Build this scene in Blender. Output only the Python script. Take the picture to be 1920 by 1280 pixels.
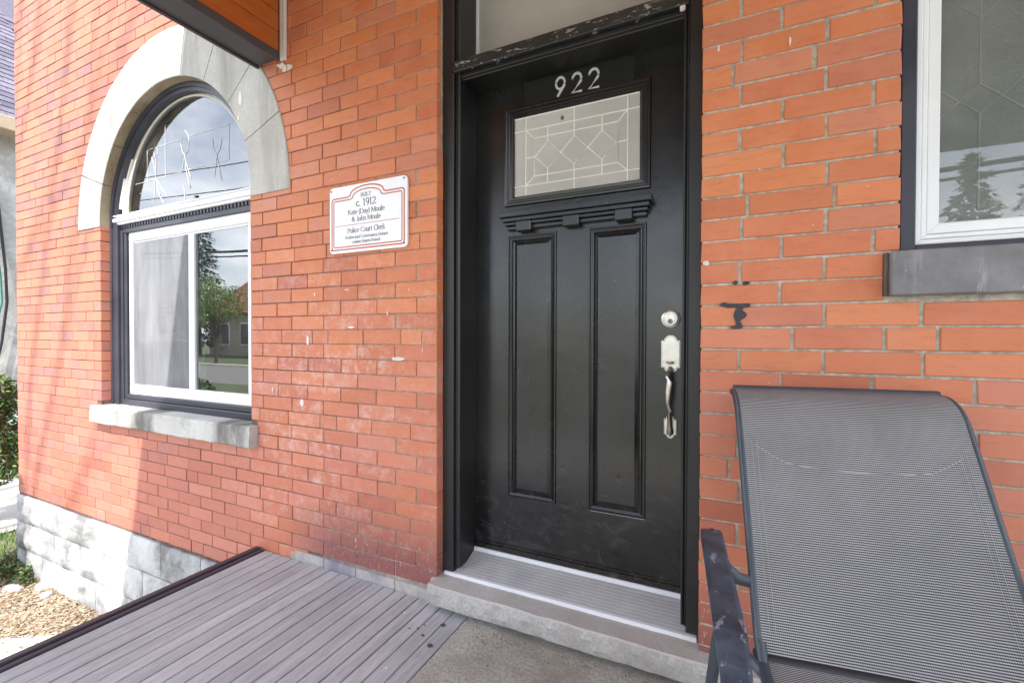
import bpy, bmesh, math, random
from mathutils import Vector, Matrix, Euler, noise as mnoise
random.seed(7)
S = bpy.context.scene
for o in list(bpy.data.objects): bpy.data.objects.remove(o, do_unlink=True)
C = S.collection
ZC = 1.92                      # height of the camera above the ground; working heights below are measured from it
R = math.radians

# ------------------------------------------------------------------ camera
cam = bpy.data.cameras.new('camera'); camo = bpy.data.objects.new('camera', cam); C.objects.link(camo); S.camera = camo
cam.lens = 15.853; cam.sensor_width = 36; cam.sensor_fit = 'HORIZONTAL'; cam.clip_start = .02; cam.clip_end = 600
def _R(y, p, r):
    A = Matrix(((math.cos(y),0,-math.sin(y)),(0,1,0),(math.sin(y),0,math.cos(y))))
    B = Matrix(((1,0,0),(0,math.cos(p),-math.sin(p)),(0,math.sin(p),math.cos(p))))
    Q = Matrix(((math.cos(r),-math.sin(r),0),(math.sin(r),math.cos(r),0),(0,0,1)))
    return Q @ B @ A
M = _R(-0.44492542, 0.01149737, 0.00235547)
rt = Vector((M[0][0], M[0][2], -M[0][1])); dn = Vector((M[1][0], M[1][2], -M[1][1])); fw = Vector((M[2][0], M[2][2], -M[2][1]))
camo.matrix_world = Matrix(((rt.x,-dn.x,-fw.x,0),(rt.y,-dn.y,-fw.y,-1.57),(rt.z,-dn.z,-fw.z,ZC),(0,0,0,1)))

# ------------------------------------------------------------------ sky and sun
SUN = Vector((.33, -1, 1.6)).normalized()
elev = math.asin(SUN.z); 
W = bpy.data.worlds.new('World'); S.world = W; W.use_nodes = True
wn = W.node_tree.nodes; wl = W.node_tree.links; wn.clear()
sky = wn.new('ShaderNodeTexSky'); sky.sky_type = 'NISHITA'; sky.sun_disc = False
sky.sun_elevation = elev; sky.sun_rotation = math.atan2(SUN.x, SUN.y); sky.air_density = 1.0; sky.dust_density = 1.2
tc = wn.new('ShaderNodeTexCoord'); mp = wn.new('ShaderNodeMapping'); mp.inputs['Scale'].default_value = (1,1,2.2)
nz = wn.new('ShaderNodeTexNoise'); nz.inputs['Scale'].default_value = 2.1; nz.inputs['Detail'].default_value = 7; nz.inputs['Roughness'].default_value = .55
cr = wn.new('ShaderNodeValToRGB'); cr.color_ramp.elements[0].position = .36; cr.color_ramp.elements[1].position = .62
mx = wn.new('ShaderNodeMix'); mx.data_type = 'RGBA'; mx.inputs[7].default_value = (11.5, 11.8, 12.4, 1)
mu = wn.new('ShaderNodeMath'); mu.operation = 'MULTIPLY'; mu.inputs[1].default_value = .8
bg = wn.new('ShaderNodeBackground'); bg.inputs['Strength'].default_value = .15; out = wn.new('ShaderNodeOutputWorld')
wl.new(tc.outputs['Generated'], mp.inputs[0]); wl.new(mp.outputs[0], nz.inputs['Vector']); wl.new(nz.outputs[0], cr.inputs[0]); wl.new(cr.outputs[0], mu.inputs[0])
wl.new(mu.outputs[0], mx.inputs[0]); wl.new(sky.outputs[0], mx.inputs[6]); wl.new(mx.outputs[2], bg.inputs[0]); wl.new(bg.outputs[0], out.inputs[0])
sun = bpy.data.lights.new('sun', 'SUN'); sun.energy = 4.0; sun.angle = R(.53); sun.color = (1, .96, .9)
suno = bpy.data.objects.new('sun', sun); C.objects.link(suno); suno.location = (5,-10,20); suno.rotation_euler = SUN.to_track_quat('Z','Y').to_euler()
S.view_settings.view_transform = 'Standard'; S.view_settings.look = 'None'; S.view_settings.exposure = 1.38; S.view_settings.gamma = 1; S.view_settings.use_curve_mapping = False
S.render.engine = 'CYCLES'; S.cycles.max_bounces = 10; S.cycles.diffuse_bounces = 6; S.cycles.transparent_max_bounces = 12

# ------------------------------------------------------------------ material helpers
class NT:
    def __init__(s, name):
        s.m = bpy.data.materials.new(name); s.m.use_nodes = True; s.t = s.m.node_tree; s.n = s.t.nodes; s.l = s.t.links
        s.b = s.n['Principled BSDF']; s.o = s.n['Material Output']; s.x = None
    def add(s, t, **k):
        n = s.n.new('ShaderNode'+t)
        for a, v in k.items(): setattr(n, a, v)
        return n
    def co(s, kind='world', scale=None):
        if kind == 'world': v = s.add('NewGeometry').outputs['Position']
        elif kind == 'uv': v = s.add('TexCoord').outputs['UV']
        else: v = s.add('TexCoord').outputs['Object']
        if scale:
            m = s.add('Mapping'); m.inputs['Scale'].default_value = scale; s.l.new(v, m.inputs[0]); v = m.outputs[0]
        return v
    def noise(s, sc, det=4, rough=.55, v=None, dist=0):
        n = s.add('TexNoise'); n.inputs['Scale'].default_value = sc; n.inputs['Detail'].default_value = det; n.inputs['Roughness'].default_value = rough
        n.inputs['Distortion'].default_value = dist
        s.l.new(v if v is not None else s.co(), n.inputs['Vector']); return n.outputs[0]
    def ramp(s, v, pts, interp='LINEAR'):
        r = s.add('ValToRGB'); e = r.color_ramp.elements; r.color_ramp.interpolation = interp
        while len(e) < len(pts): e.new(.5)
        for i, (p, c) in enumerate(pts):
            e[i].position = p; e[i].color = (c, c, c, 1) if isinstance(c, (int, float)) else (*c, 1)
        s.l.new(v, r.inputs[0]); return r.outputs[0]
    def mix(s, f, a, b, mode='MIX'):
        m = s.add('Mix', data_type='RGBA', blend_type=mode)
        for i, v in ((0, f), (6, a), (7, b)):
            if isinstance(v, (int, float)): 
                if i == 0: m.inputs[0].default_value = v
                else: m.inputs[i].default_value = (v, v, v, 1)
            elif isinstance(v, tuple): m.inputs[i].default_value = (*v, 1)
            else: s.l.new(v, m.inputs[i])
        return m.outputs[2]
    def math(s, op, a, b=0.0, clamp=False):
        m = s.add('Math', operation=op); m.use_clamp = clamp
        for i, v in ((0, a), (1, b)):
            if isinstance(v, (int, float)): m.inputs[i].default_value = v
            else: s.l.new(v, m.inputs[i])
        return m.outputs[0]
    def sep(s, v):
        n = s.add('SeparateXYZ'); s.l.new(v, n.inputs[0]); return n.outputs
    def range(s, v, a, b, c=0.0, d=1.0):
        n = s.add('MapRange'); n.inputs[1].default_value = a; n.inputs[2].default_value = b; n.inputs[3].default_value = c; n.inputs[4].default_value = d
        s.l.new(v, n.inputs[0]); return n.outputs[0]
    def bump(s, h, strength=.3, dist=.002):
        b = s.add('Bump'); b.inputs['Strength'].default_value = strength; b.inputs['Distance'].default_value = dist
        s.l.new(h, b.inputs['Height'])
        if s.x is not None: s.l.new(s.x, b.inputs['Normal'])
        s.x = b.outputs[0]; s.l.new(s.x, s.b.inputs['Normal'])
    def set(s, color=None, rough=None, metal=None, spec=None):
        for k, v in (('Base Color', color), ('Roughness', rough), ('Metallic', metal), ('Specular IOR Level', spec)):
            if v is None: continue
            i = s.b.inputs[k]
            if isinstance(v, (int, float)): i.default_value = v if k != 'Base Color' else (v, v, v, 1)
            elif isinstance(v, tuple): i.default_value = (*v, 1)
            else: s.l.new(v, i)
        return s.m

def paint(name, col, rough=.5, var=.12, sc=6, bump=.05, bsc=60, speck=None, spec=None, scratch=None):
    t = NT(name); n = t.noise(sc, 6, .6)
    c = t.mix(t.ramp(n, [(.3, 0.0), (.7, 1.0)]), tuple(x*(1-var) for x in col), tuple(min(1, x*(1+var)) for x in col))
    if speck:
        sp = t.noise(170, 2, .5); c = t.mix(t.ramp(sp, [(speck[0], 0.0), (speck[0]+.02, 1.0)]), c, speck[1])
    if scratch:
        v = t.co('world', scratch[0]); sn = t.noise(scratch[1], 5, .7, v); m2 = t.ramp(t.noise(3, 2), [(.42, 0.0), (.6, 1.0)])
        c = t.mix(t.math('MULTIPLY', t.ramp(sn, [(scratch[2], 0.0), (scratch[2]+.04, 1.0)]), m2), c, scratch[3])
    if bump: t.bump(t.noise(bsc, 4), bump, .002)
    t.set(color=c, rough=t.range(n, .3, .7, max(0.02, rough-.08), min(1, rough+.1)), spec=spec)
    return t.m

def brick_mat(joined):
    t = NT('pressed_brick_joined' if joined else 'pressed_brick')
    rnd = t.add('NewGeometry').outputs['Random Per Island'] if joined else t.add('ObjectInfo').outputs['Random']
    pos = t.co(); xyz = t.sep(pos)
    base = t.ramp(rnd, [(0, (.50,.135,.050)), (.12, (.60,.19,.062)), (.3, (.54,.15,.060)), (.5, (.64,.215,.080)), (.68, (.52,.135,.055)), (.82, (.58,.18,.080)), (.93, (.56,.21,.12)), (1, (.40,.10,.055))])
    # cloudy firing marks inside each brick
    n1 = t.noise(9, 5, .6); base = t.mix(t.ramp(n1, [(.38, 0.0), (.7, .55)]), base, (.64,.26,.125))
    st = t.noise(34, 6, .7, t.co('world', (.35, 1, 1.6))); base = t.mix(t.ramp(st, [(.52, 0.0), (.74, .45)]), base, (.33,.085,.045))
    wx = t.range(xyz[0], -2.05, -2.7); wx.node.clamp = True; base = t.mix(t.math('MULTIPLY', wx, .6), base, (.37,.135,.095))   # shade painted into the bricks left of the porch, toning down open sky light
    # darker flashed bricks on the far left half
    left = t.range(xyz[0], -2.2, -3.4); left.node.clamp = True
    fl = t.math('MULTIPLY', t.ramp(t.math('FRACT', t.math('MULTIPLY', rnd, 7.31)), [(.66, 0.0), (.74, 1.0)]), left)
    fl = t.math('MULTIPLY', fl, t.ramp(t.noise(7, 3), [(.36, 0.0), (.58, .75)]))
    base = t.mix(fl, base, (.24,.11,.11))
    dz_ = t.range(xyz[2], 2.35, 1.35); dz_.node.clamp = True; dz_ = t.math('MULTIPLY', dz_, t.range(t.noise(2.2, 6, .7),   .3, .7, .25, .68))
    base = t.mix(dz_, base, t.mix(rnd, (.40,.125,.10), (.56,.22,.175)))    # light gradient painted in: cooler, pinker base towards the lower courses
    sp_ = t.math('FRACT', t.math('MULTIPLY', rnd, 5.77)); base = t.mix(t.ramp(sp_, [(.0, .36), (.28, 0.0)]), base, (.33,.09,.05))
    # chalky bloom, heaviest on the pier between the round window and the door
    px = t.math('MULTIPLY', t.range(xyz[0], -2.6, -1.9), t.range(xyz[0], -.9, -1.5))
    pz = t.math('MULTIPLY', t.range(xyz[2], .6, 1.2), t.range(xyz[2], 2.6, 1.9))
    bl = t.math('MULTIPLY', t.math('MULTIPLY', px, pz), .62); bl = t.math('ADD', bl, .07)
    bn = t.math('MULTIPLY', t.ramp(t.noise(17, 8, .75), [(.47, 0.0), (.66, 1.0)]), t.ramp(t.math('FRACT', t.math('MULTIPLY', rnd, 13.7)), [(.3, .25), (.6, 1.0)]))
    base = t.mix(t.math('MULTIPLY', bl, bn), base, (.64,.46,.42))
    # darker courses just above the porch floor, with pale scuffs
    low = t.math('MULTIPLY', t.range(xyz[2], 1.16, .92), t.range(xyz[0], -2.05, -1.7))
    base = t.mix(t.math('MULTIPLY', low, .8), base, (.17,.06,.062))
    sc = t.noise(55, 3, .8, t.co('world', (1.6, 1, .5))); base = t.mix(t.math('MULTIPLY', low, t.ramp(sc, [(.6, 0.0), (.66, .8)])), base, (.6,.52,.5))
    # small pale paint chips
    sp = t.noise(75, 2, .5); base = t.mix(t.ramp(sp, [(.755, 0.0), (.77, 1.0)]), base, (.75,.66,.6))
    t.bump(t.noise(120, 5, .7), .25, .0012); t.bump(t.noise(16, 3), .25, .003)
    return t.set(color=base, rough=t.range(n1, .3, .7, .5, .75))
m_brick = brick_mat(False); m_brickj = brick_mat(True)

def mortar_mat():
    t = NT('mortar'); xyz = t.sep(t.co()); n = t.noise(38, 6, .7)
    red = t.ramp(n, [(.35, (.10,.045,.04)), (.65, (.20,.12,.10))]); grey = t.ramp(n, [(.35, (.29,.265,.215)), (.65, (.57,.525,.44))])
    f = t.range(xyz[0], -2.0, -.8)
    f = t.math('ADD', f, t.range(t.noise(4, 3), .3, .7, -.25, .25), clamp=True)
    t.bump(t.noise(140, 5, .8), .7, .003)
    return t.set(color=t.mix(f, red, grey), rough=.95)
m_mortar = mortar_mat()

def stone_mat(name, c1, c2, stain=None, amt=.6, rough=.85, bump=.5, bsc=45, ssc=(2.2, 1, 1.1), fine=.35):
    t = NT(name); n = t.noise(5, 8, .65); f = t.noise(90, 5, .7)
    c = t.mix(t.ramp(n, [(.3, 0.0), (.7, 1.0)]), c1, c2); c = t.mix(t.ramp(f, [(.35, .0), (.7, fine)]), c, tuple(x*.6 for x in c1))
    if stain:
        s2 = t.noise(1.5, 7, .7, t.co('world', ssc), .4); c = t.mix(t.ramp(s2, [(.47, 0.0), (.64, amt)]), c, stain)
    t.bump(t.noise(bsc, 8, .7), bump, .006)
    return t.set(color=c, rough=rough)
m_lime = stone_mat('limestone', (.46,.44,.40), (.60,.58,.545), (.26,.24,.21), .65, bump=.25, ssc=(3.4, 1, .5))
m_reveal = stone_mat('brown_shaded_limestone', (.26,.21,.14), (.38,.32,.23), (.12,.09,.05), .8, bump=.4, ssc=(1,4,1))  # brown soffit stone, base darkened to carry the shade under the arch
m_sill = stone_mat('sill_limestone', (.46,.45,.42), (.62,.61,.58), (.11,.105,.09), .9, bump=.35, ssc=(1.5,.3,.6))
m_step = stone_mat('threshold_stone', (.40,.38,.36), (.54,.515,.49), (.42,.31,.27), .4, bump=.3)
m_stepf = stone_mat('rock_faced_stone', (.42,.40,.375), (.60,.58,.55), (.28,.25,.22), .55, bump=1.0, bsc=70, fine=.7)
m_block = stone_mat('painted_rock_block', (.47,.475,.48), (.60,.605,.61), (.11,.11,.105), .85, bump=.8, bsc=30, ssc=(1.2,1,1.5))
m_parge = stone_mat('parging', (.33,.31,.31), (.52,.49,.45), (.13,.13,.19), .7, bump=.8, bsc=60)
m_concrete = stone_mat('landing_concrete', (.36,.345,.31), (.57,.545,.49), (.24,.19,.145), .7, bump=1.0, bsc=110, ssc=(2.5,2.5,1), fine=.95)
m_path = stone_mat('path_concrete', (.42,.41,.38), (.55,.54,.5), (.35,.32,.28), .3, bump=.4)
m_drive = stone_mat('driveway_concrete', (.36,.35,.33), (.48,.46,.43), (.3,.28,.25), .3, bump=.4)
m_greysill = paint('painted_grey_sill', (.17,.168,.175), .6, .35, 9, .6, 80, (.76, (.6,.6,.6)), scratch=((3,1,.35), 7, .58, (.30,.30,.32)))
m_stucco = stone_mat('roughcast', (.34,.34,.32), (.46,.45,.43), (.7,.7,.68), .7, bump=1.0, bsc=25, ssc=(1,1.5,1.5))

def blackpaint(name, base=.016, rough=.36, wear=True):
    t = NT(name); n = t.noise(2.6, 7, .65); xyz = t.sep(t.co())
    c = t.mix(t.ramp(n, [(.35, 0.0), (.7, 1.0)]), (base, base, base*1.02), (base*2.4, base*2.4, base*2.5))
    if wear:
        low = t.range(xyz[2], 1.55, .95)
        d = t.noise(60, 6, .8); c = t.mix(t.math('MULTIPLY', low, t.ramp(d, [(.62, 0.0), (.72, .5)])), c, (.35,.34,.33))
        sw = t.noise(8, 6, .75, t.co('world', (1, 1, 1.6)), 1.6); c = t.mix(t.math('MULTIPLY', t.math('ADD', t.math('MULTIPLY', low, .8), .15), t.ramp(sw, [(.53, 0.0), (.7, .35)])), c, (.13,.13,.13))
        d2 = t.noise(95, 2, .5); c = t.mix(t.ramp(d2, [(.77, 0.0), (.79, .6)]), c, (.5,.5,.5))
        ch = t.noise(14, 4, .7, t.co('world', (1, 1, 2.2))); c = t.mix(t.ramp(ch, [(.74, 0.0), (.77, .35)]), c, (.4,.4,.4))
        t.bump(t.noise(5, 3, .5), .3, .012)
        v = t.add('TexVoronoi'); v.inputs['Scale'].default_value = 7; t.l.new(t.co(), v.inputs['Vector'])
        t.bump(t.ramp(v.outputs['Distance'], [(0, 0.0), (.13, 1.0)]), .35, .004)
    t.bump(t.noise(90, 4, .6), .05, .001)
    return t.set(color=c, rough=t.range(n, .3, .7, rough-.08, rough+.14))
m_door = blackpaint('door_black_paint', .007, .28)
m_door.node_tree.nodes['Principled BSDF'].inputs['Coat Weight'].default_value = .42; m_door.node_tree.nodes['Principled BSDF'].inputs['Coat Roughness'].default_value = .2
m_black = blackpaint('frame_black_paint', .010, .42, False)
m_patch = paint('number_patch_paint', (.006,.006,.006), .5, .1, bump=0)
m_rail = paint('worn_black_rail', (.018,.018,.018), .5, .3, 7, .5, 60, (.72, (.5,.5,.48)), scratch=((1.2,1,5), 16, .585, (.5,.5,.48)))
m_wframe = paint('slate_black_window_trim', (.035,.036,.05), .42, .2, 5, .2)
m_vinyl = paint('white_vinyl', (.78,.79,.80), .35, .04, 4, 0)
m_vinyl2 = paint('beige_vinyl_return', (.60,.57,.50), .5, .05, 4, 0)
m_alu = paint('white_aluminium', (.72,.73,.76), .4, .05, 9, .1)
m_ribs = paint('grey_threshold_aluminium', (.36,.355,.36), .5, .12, 11, .2, 90)
def nickel():
    t = NT('satin_nickel'); n = t.noise(30, 5, .6)
    t.bump(t.noise(60, 3), .05, .001)
    return t.set(color=t.ramp(n, [(.3, (.50,.47,.43)), (.7, (.66,.63,.58))]), rough=.34, metal=1.0)
m_nickel = nickel()
m_dark = paint('keyway_dark', (.02,.02,.02), .4, .1, bump=0)
m_number = paint('brushed_number_metal', (.55,.54,.52), .4, .05, bump=0)
m_came = paint('pale_came', (.82,.80,.74), .45, .05, 10, .1)
m_grooveshade = paint('groove_shade_grey', (.10,.10,.11), .6, .1, bump=0)
m_camedim = paint('dim_came', (.55,.56,.57), .5, .05, 10, .1)

def wood(name, c1, c2, dark, axis='y', rough=.6, bump=.4, gsc=26):
    t = NT(name); s = {'y': (9, .55, 9), 'x': (.55, 9, 9), 'z': (9, 9, .55)}[axis]
    rnd = t.add('ObjectInfo').outputs['Random']
    off = t.add('VectorMath', operation='ADD'); cmb = t.add('CombineXYZ'); t.l.new(t.math('MULTIPLY', rnd, 3.0), cmb.inputs[1]); t.l.new(t.co('world', s), off.inputs[0]); t.l.new(cmb.outputs[0], off.inputs[1])
    v = off.outputs[0]
    g = t.noise(gsc/6, 8, .7, v, .6); g2 = t.noise(gsc, 4, .6, v); big = t.noise(2.2, 4, .6)
    c = t.mix(t.ramp(g, [(.3, 0.0), (.7, 1.0)]), c1, c2); c = t.mix(t.ramp(g2, [(.55, 0.0), (.72, .6)]), c, dark)
    c = t.mix(t.ramp(big, [(.5, 0.0), (.75, .35)]), c, dark)
    c = t.mix(t.range(rnd, 0, 1, 0, .45), c, tuple(x*.72 for x in c1))
    if bump: t.bump(g2, bump, .002); t.bump(g, bump, .002)
    return t.set(color=c, rough=rough)
m_deck = wood('weathered_deck_stain', (.315,.31,.33), (.50,.495,.515), (.12,.115,.11), 'y', .7, .8, 34)
m_trim = wood('dark_plum_trim_paint', (.035,.028,.04), (.06,.05,.07), (.015,.012,.018), 'y', .45, .6)
m_cedar = wood('varnished_cedar', (.40,.095,.014), (.52,.16,.03), (.20,.035,.006), 'y', .38, .1, 14)
m_beam = paint('charcoal_beam_paint', (.055,.053,.058), .5, .15, 4, .15)
m_wtrim = paint('cream_trim_strip', (.62,.58,.53), .5, .06, 9, .1)
m_chip = paint('peeling_white_paint', (.72,.66,.62), .7, .3, 20, .8, 90)
m_mastic = paint('dark_mastic', (.035,.033,.04), .6, .1, 20, .5)

def glass(name, tint, ior=1.6, rough=0.0, refl=(1,1,1), dirt=0.0, bumpy=0.0):
    t = NT(name); tr = t.add('BsdfTransparent'); tr.inputs[0].default_value = (*tint, 1)
    gl = t.add('BsdfGlossy'); gl.inputs['Roughness'].default_value = rough; gl.inputs[0].default_value = (*refl, 1)
    fr = t.add('Fresnel'); fr.inputs[0].default_value = ior; mxs = t.add('MixShader')
    if bumpy:
        b = t.add('Bump'); b.inputs['Strength'].default_value = bumpy; b.inputs['Distance'].default_value = .002; t.l.new(t.noise(6, 2), b.inputs['Height'])
        t.l.new(b.outputs[0], gl.inputs['Normal'])
    t.l.new(fr.outputs[0], mxs.inputs[0]); t.l.new(tr.outputs[0], mxs.inputs[1]); t.l.new(gl.outputs[0], mxs.inputs[2]); res = mxs.outputs[0]
    if dirt:
        df = t.add('BsdfDiffuse'); df.inputs[0].default_value = (.6,.6,.58,1); m3 = t.add('MixShader')
        f = t.ramp(t.noise(3, 8, .75), [(.35, 0.0), (.75, dirt)]); t.l.new(f, m3.inputs[0]); t.l.new(res, m3.inputs[1]); t.l.new(df.outputs[0], m3.inputs[2]); res = m3.outputs[0]
    t.l.new(res, t.o.inputs[0]); return t.m
m_glass = glass('window_glass', (.82,.87,.87), 2.7, .0, (1,1,1), .06, .02)
m_glass2 = glass('storm_glass', (.85,.87,.87), 1.75, .0, (1,1,1), .22)
def obscure(name, c1, c2, rough=.25, bsc=150, bstr=.4):
    t = NT(name); n = t.noise(3, 6, .6)
    t.bump(t.noise(bsc, 2), bstr, .002)
    return t.set(color=t.ramp(n, [(.3, c1), (.7, c2)]), rough=rough)
m_frost = obscure('frosted_glass', (.44,.43,.41), (.56,.55,.52), .12, 200, .1)
m_leadglass = obscure('pebbled_glass', (.46,.455,.42), (.56,.55,.51), .3, 110, 1.0)
m_transom = obscure('dusty_transom_glass', (.36,.355,.335), (.46,.455,.43), .25, 100, .1)
m_curtain = obscure('sheer_curtain', (.62,.62,.65), (.82,.82,.84), .9, 30, .1)
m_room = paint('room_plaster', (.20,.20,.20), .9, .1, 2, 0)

def sign_mat():
    return paint('plaque_enamel', (.80,.80,.83), .3, .015, 6, 0)
m_plaque = sign_mat()
m_rust = paint('plaque_orange_line', (.46,.085,.012), .35, .12, 9, 0)
m_ink = paint('plaque_black_ink', (.03,.03,.035), .4, .1, bump=0)

def fabric_mat():
    t = NT('woven_sling'); uv = t.sep(t.co('uv')); wig = t.noise(2.0, 3, .5, t.co('uv'))
    v = t.math('ADD', uv[1], t.math('MULTIPLY', wig, .0015))
    a = t.math('SINE', t.math('MULTIPLY', v, 2*math.pi/.0052)); u = t.math('SINE', t.math('MULTIPLY', uv[0], 2*math.pi/.0040))
    f = t.math('ADD', t.math('MULTIPLY', a, .5), t.math('MULTIPLY', u, .16))
    f = t.ramp(f, [(.42, 0.0), (.5, .45), (.62, 1.0)]) if False else t.range(f, -.3, .42)
    f.node.clamp = True
    big = t.noise(5, 4, .6)
    c = t.mix(f, (.025,.025,.028), t.ramp(big, [(.3, (.36,.36,.36)), (.7, (.46,.46,.46))]))
    t.bump(f, .6, .0015)
    return t.set(color=c, rough=.6)
m_fabric = fabric_mat()
m_powder = paint('slate_powder_coat', (.045,.055,.072), .42, .15, 30, .2)
m_arm = paint('worn_black_arm', (.055,.072,.10), .48, .6, 14, .8, 45, (.80, (.6,.6,.6)), scratch=((3,1,3), 16, .60, (.26,.29,.33)))
m_arm.node_tree.nodes['Principled BSDF'].inputs['Specular IOR Level'].default_value = .35
m_stitch = paint('stitching', (.34,.34,.35), .7, .05, bump=0)

m_ground = stone_mat('soil', (.14,.11,.08), (.22,.18,.13), (.3,.24,.16), .4, bump=1, bsc=30)
m_chips = [paint('wood_chip_a', (.23,.17,.11), .8, .3, 9, .3), paint('wood_chip_b', (.13,.085,.05), .8, .3, 9, .3), paint('wood_chip_c', (.33,.27,.20), .8, .2, 9, .3)]
m_grass = paint('grass_blade', (.085,.17,.03), .6, .35, 3, 0)
m_lawn = paint('lawn', (.085,.115,.05), .9, .4, 2, .8, 40)
m_leaf = [paint('leaf_dark', (.035,.075,.02), .5, .3, 9, 0), paint('leaf_mid', (.075,.14,.03), .5, .3, 9, 0), paint('leaf_lime', (.22,.33,.05), .5, .2, 9, 0), paint('leaf_brown', (.14,.07,.03), .6, .2, 9, 0)]
m_needle = [paint('needle_dark', (.018,.045,.022), .6, .3, 3, 0), paint('needle_mid', (.04,.08,.035), .6, .3, 3, 0)]
m_bark = paint('bark', (.12,.095,.075), .9, .35, 12, .8, 30)
m_rock = paint('field_stone', (.34,.35,.36), .8, .2, 12, .5)
m_edge = paint('black_edging', (.02,.02,.024), .5, .2, 8, .2)
m_bin = paint('pale_green_bin', (.42,.60,.45), .5, .05, 4, 0)
m_asphalt = paint('road_asphalt', (.20,.195,.185), .9, .15, 2, .5, 60)
m_shingle = [paint('shingle_a', (.085,.075,.11), .85, .3, 20, .6, 120), paint('shingle_b', (.14,.125,.165), .85, .3, 20, .6, 120), paint('shingle_c', (.11,.10,.135), .85, .3, 20, .6, 120)]
m_eave = paint('tan_eave', (.42,.33,.22), .6, .12, 5, .1)
m_cable = paint('dark_cable', (.02,.02,.024), .5, .1, bump=0)
m_cableg = paint('green_hose_cable', (.02,.16,.13), .4, .1, bump=0)
m_wallopp = paint('beige_siding', (.34,.31,.25), .8, .1, 3, .2)
m_roofopp = paint('orange_roof', (.42,.19,.10), .85, .15, 3, .4)
m_winopp = paint('dark_pane', (.03,.035,.04), .15, .1, bump=0)

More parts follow.
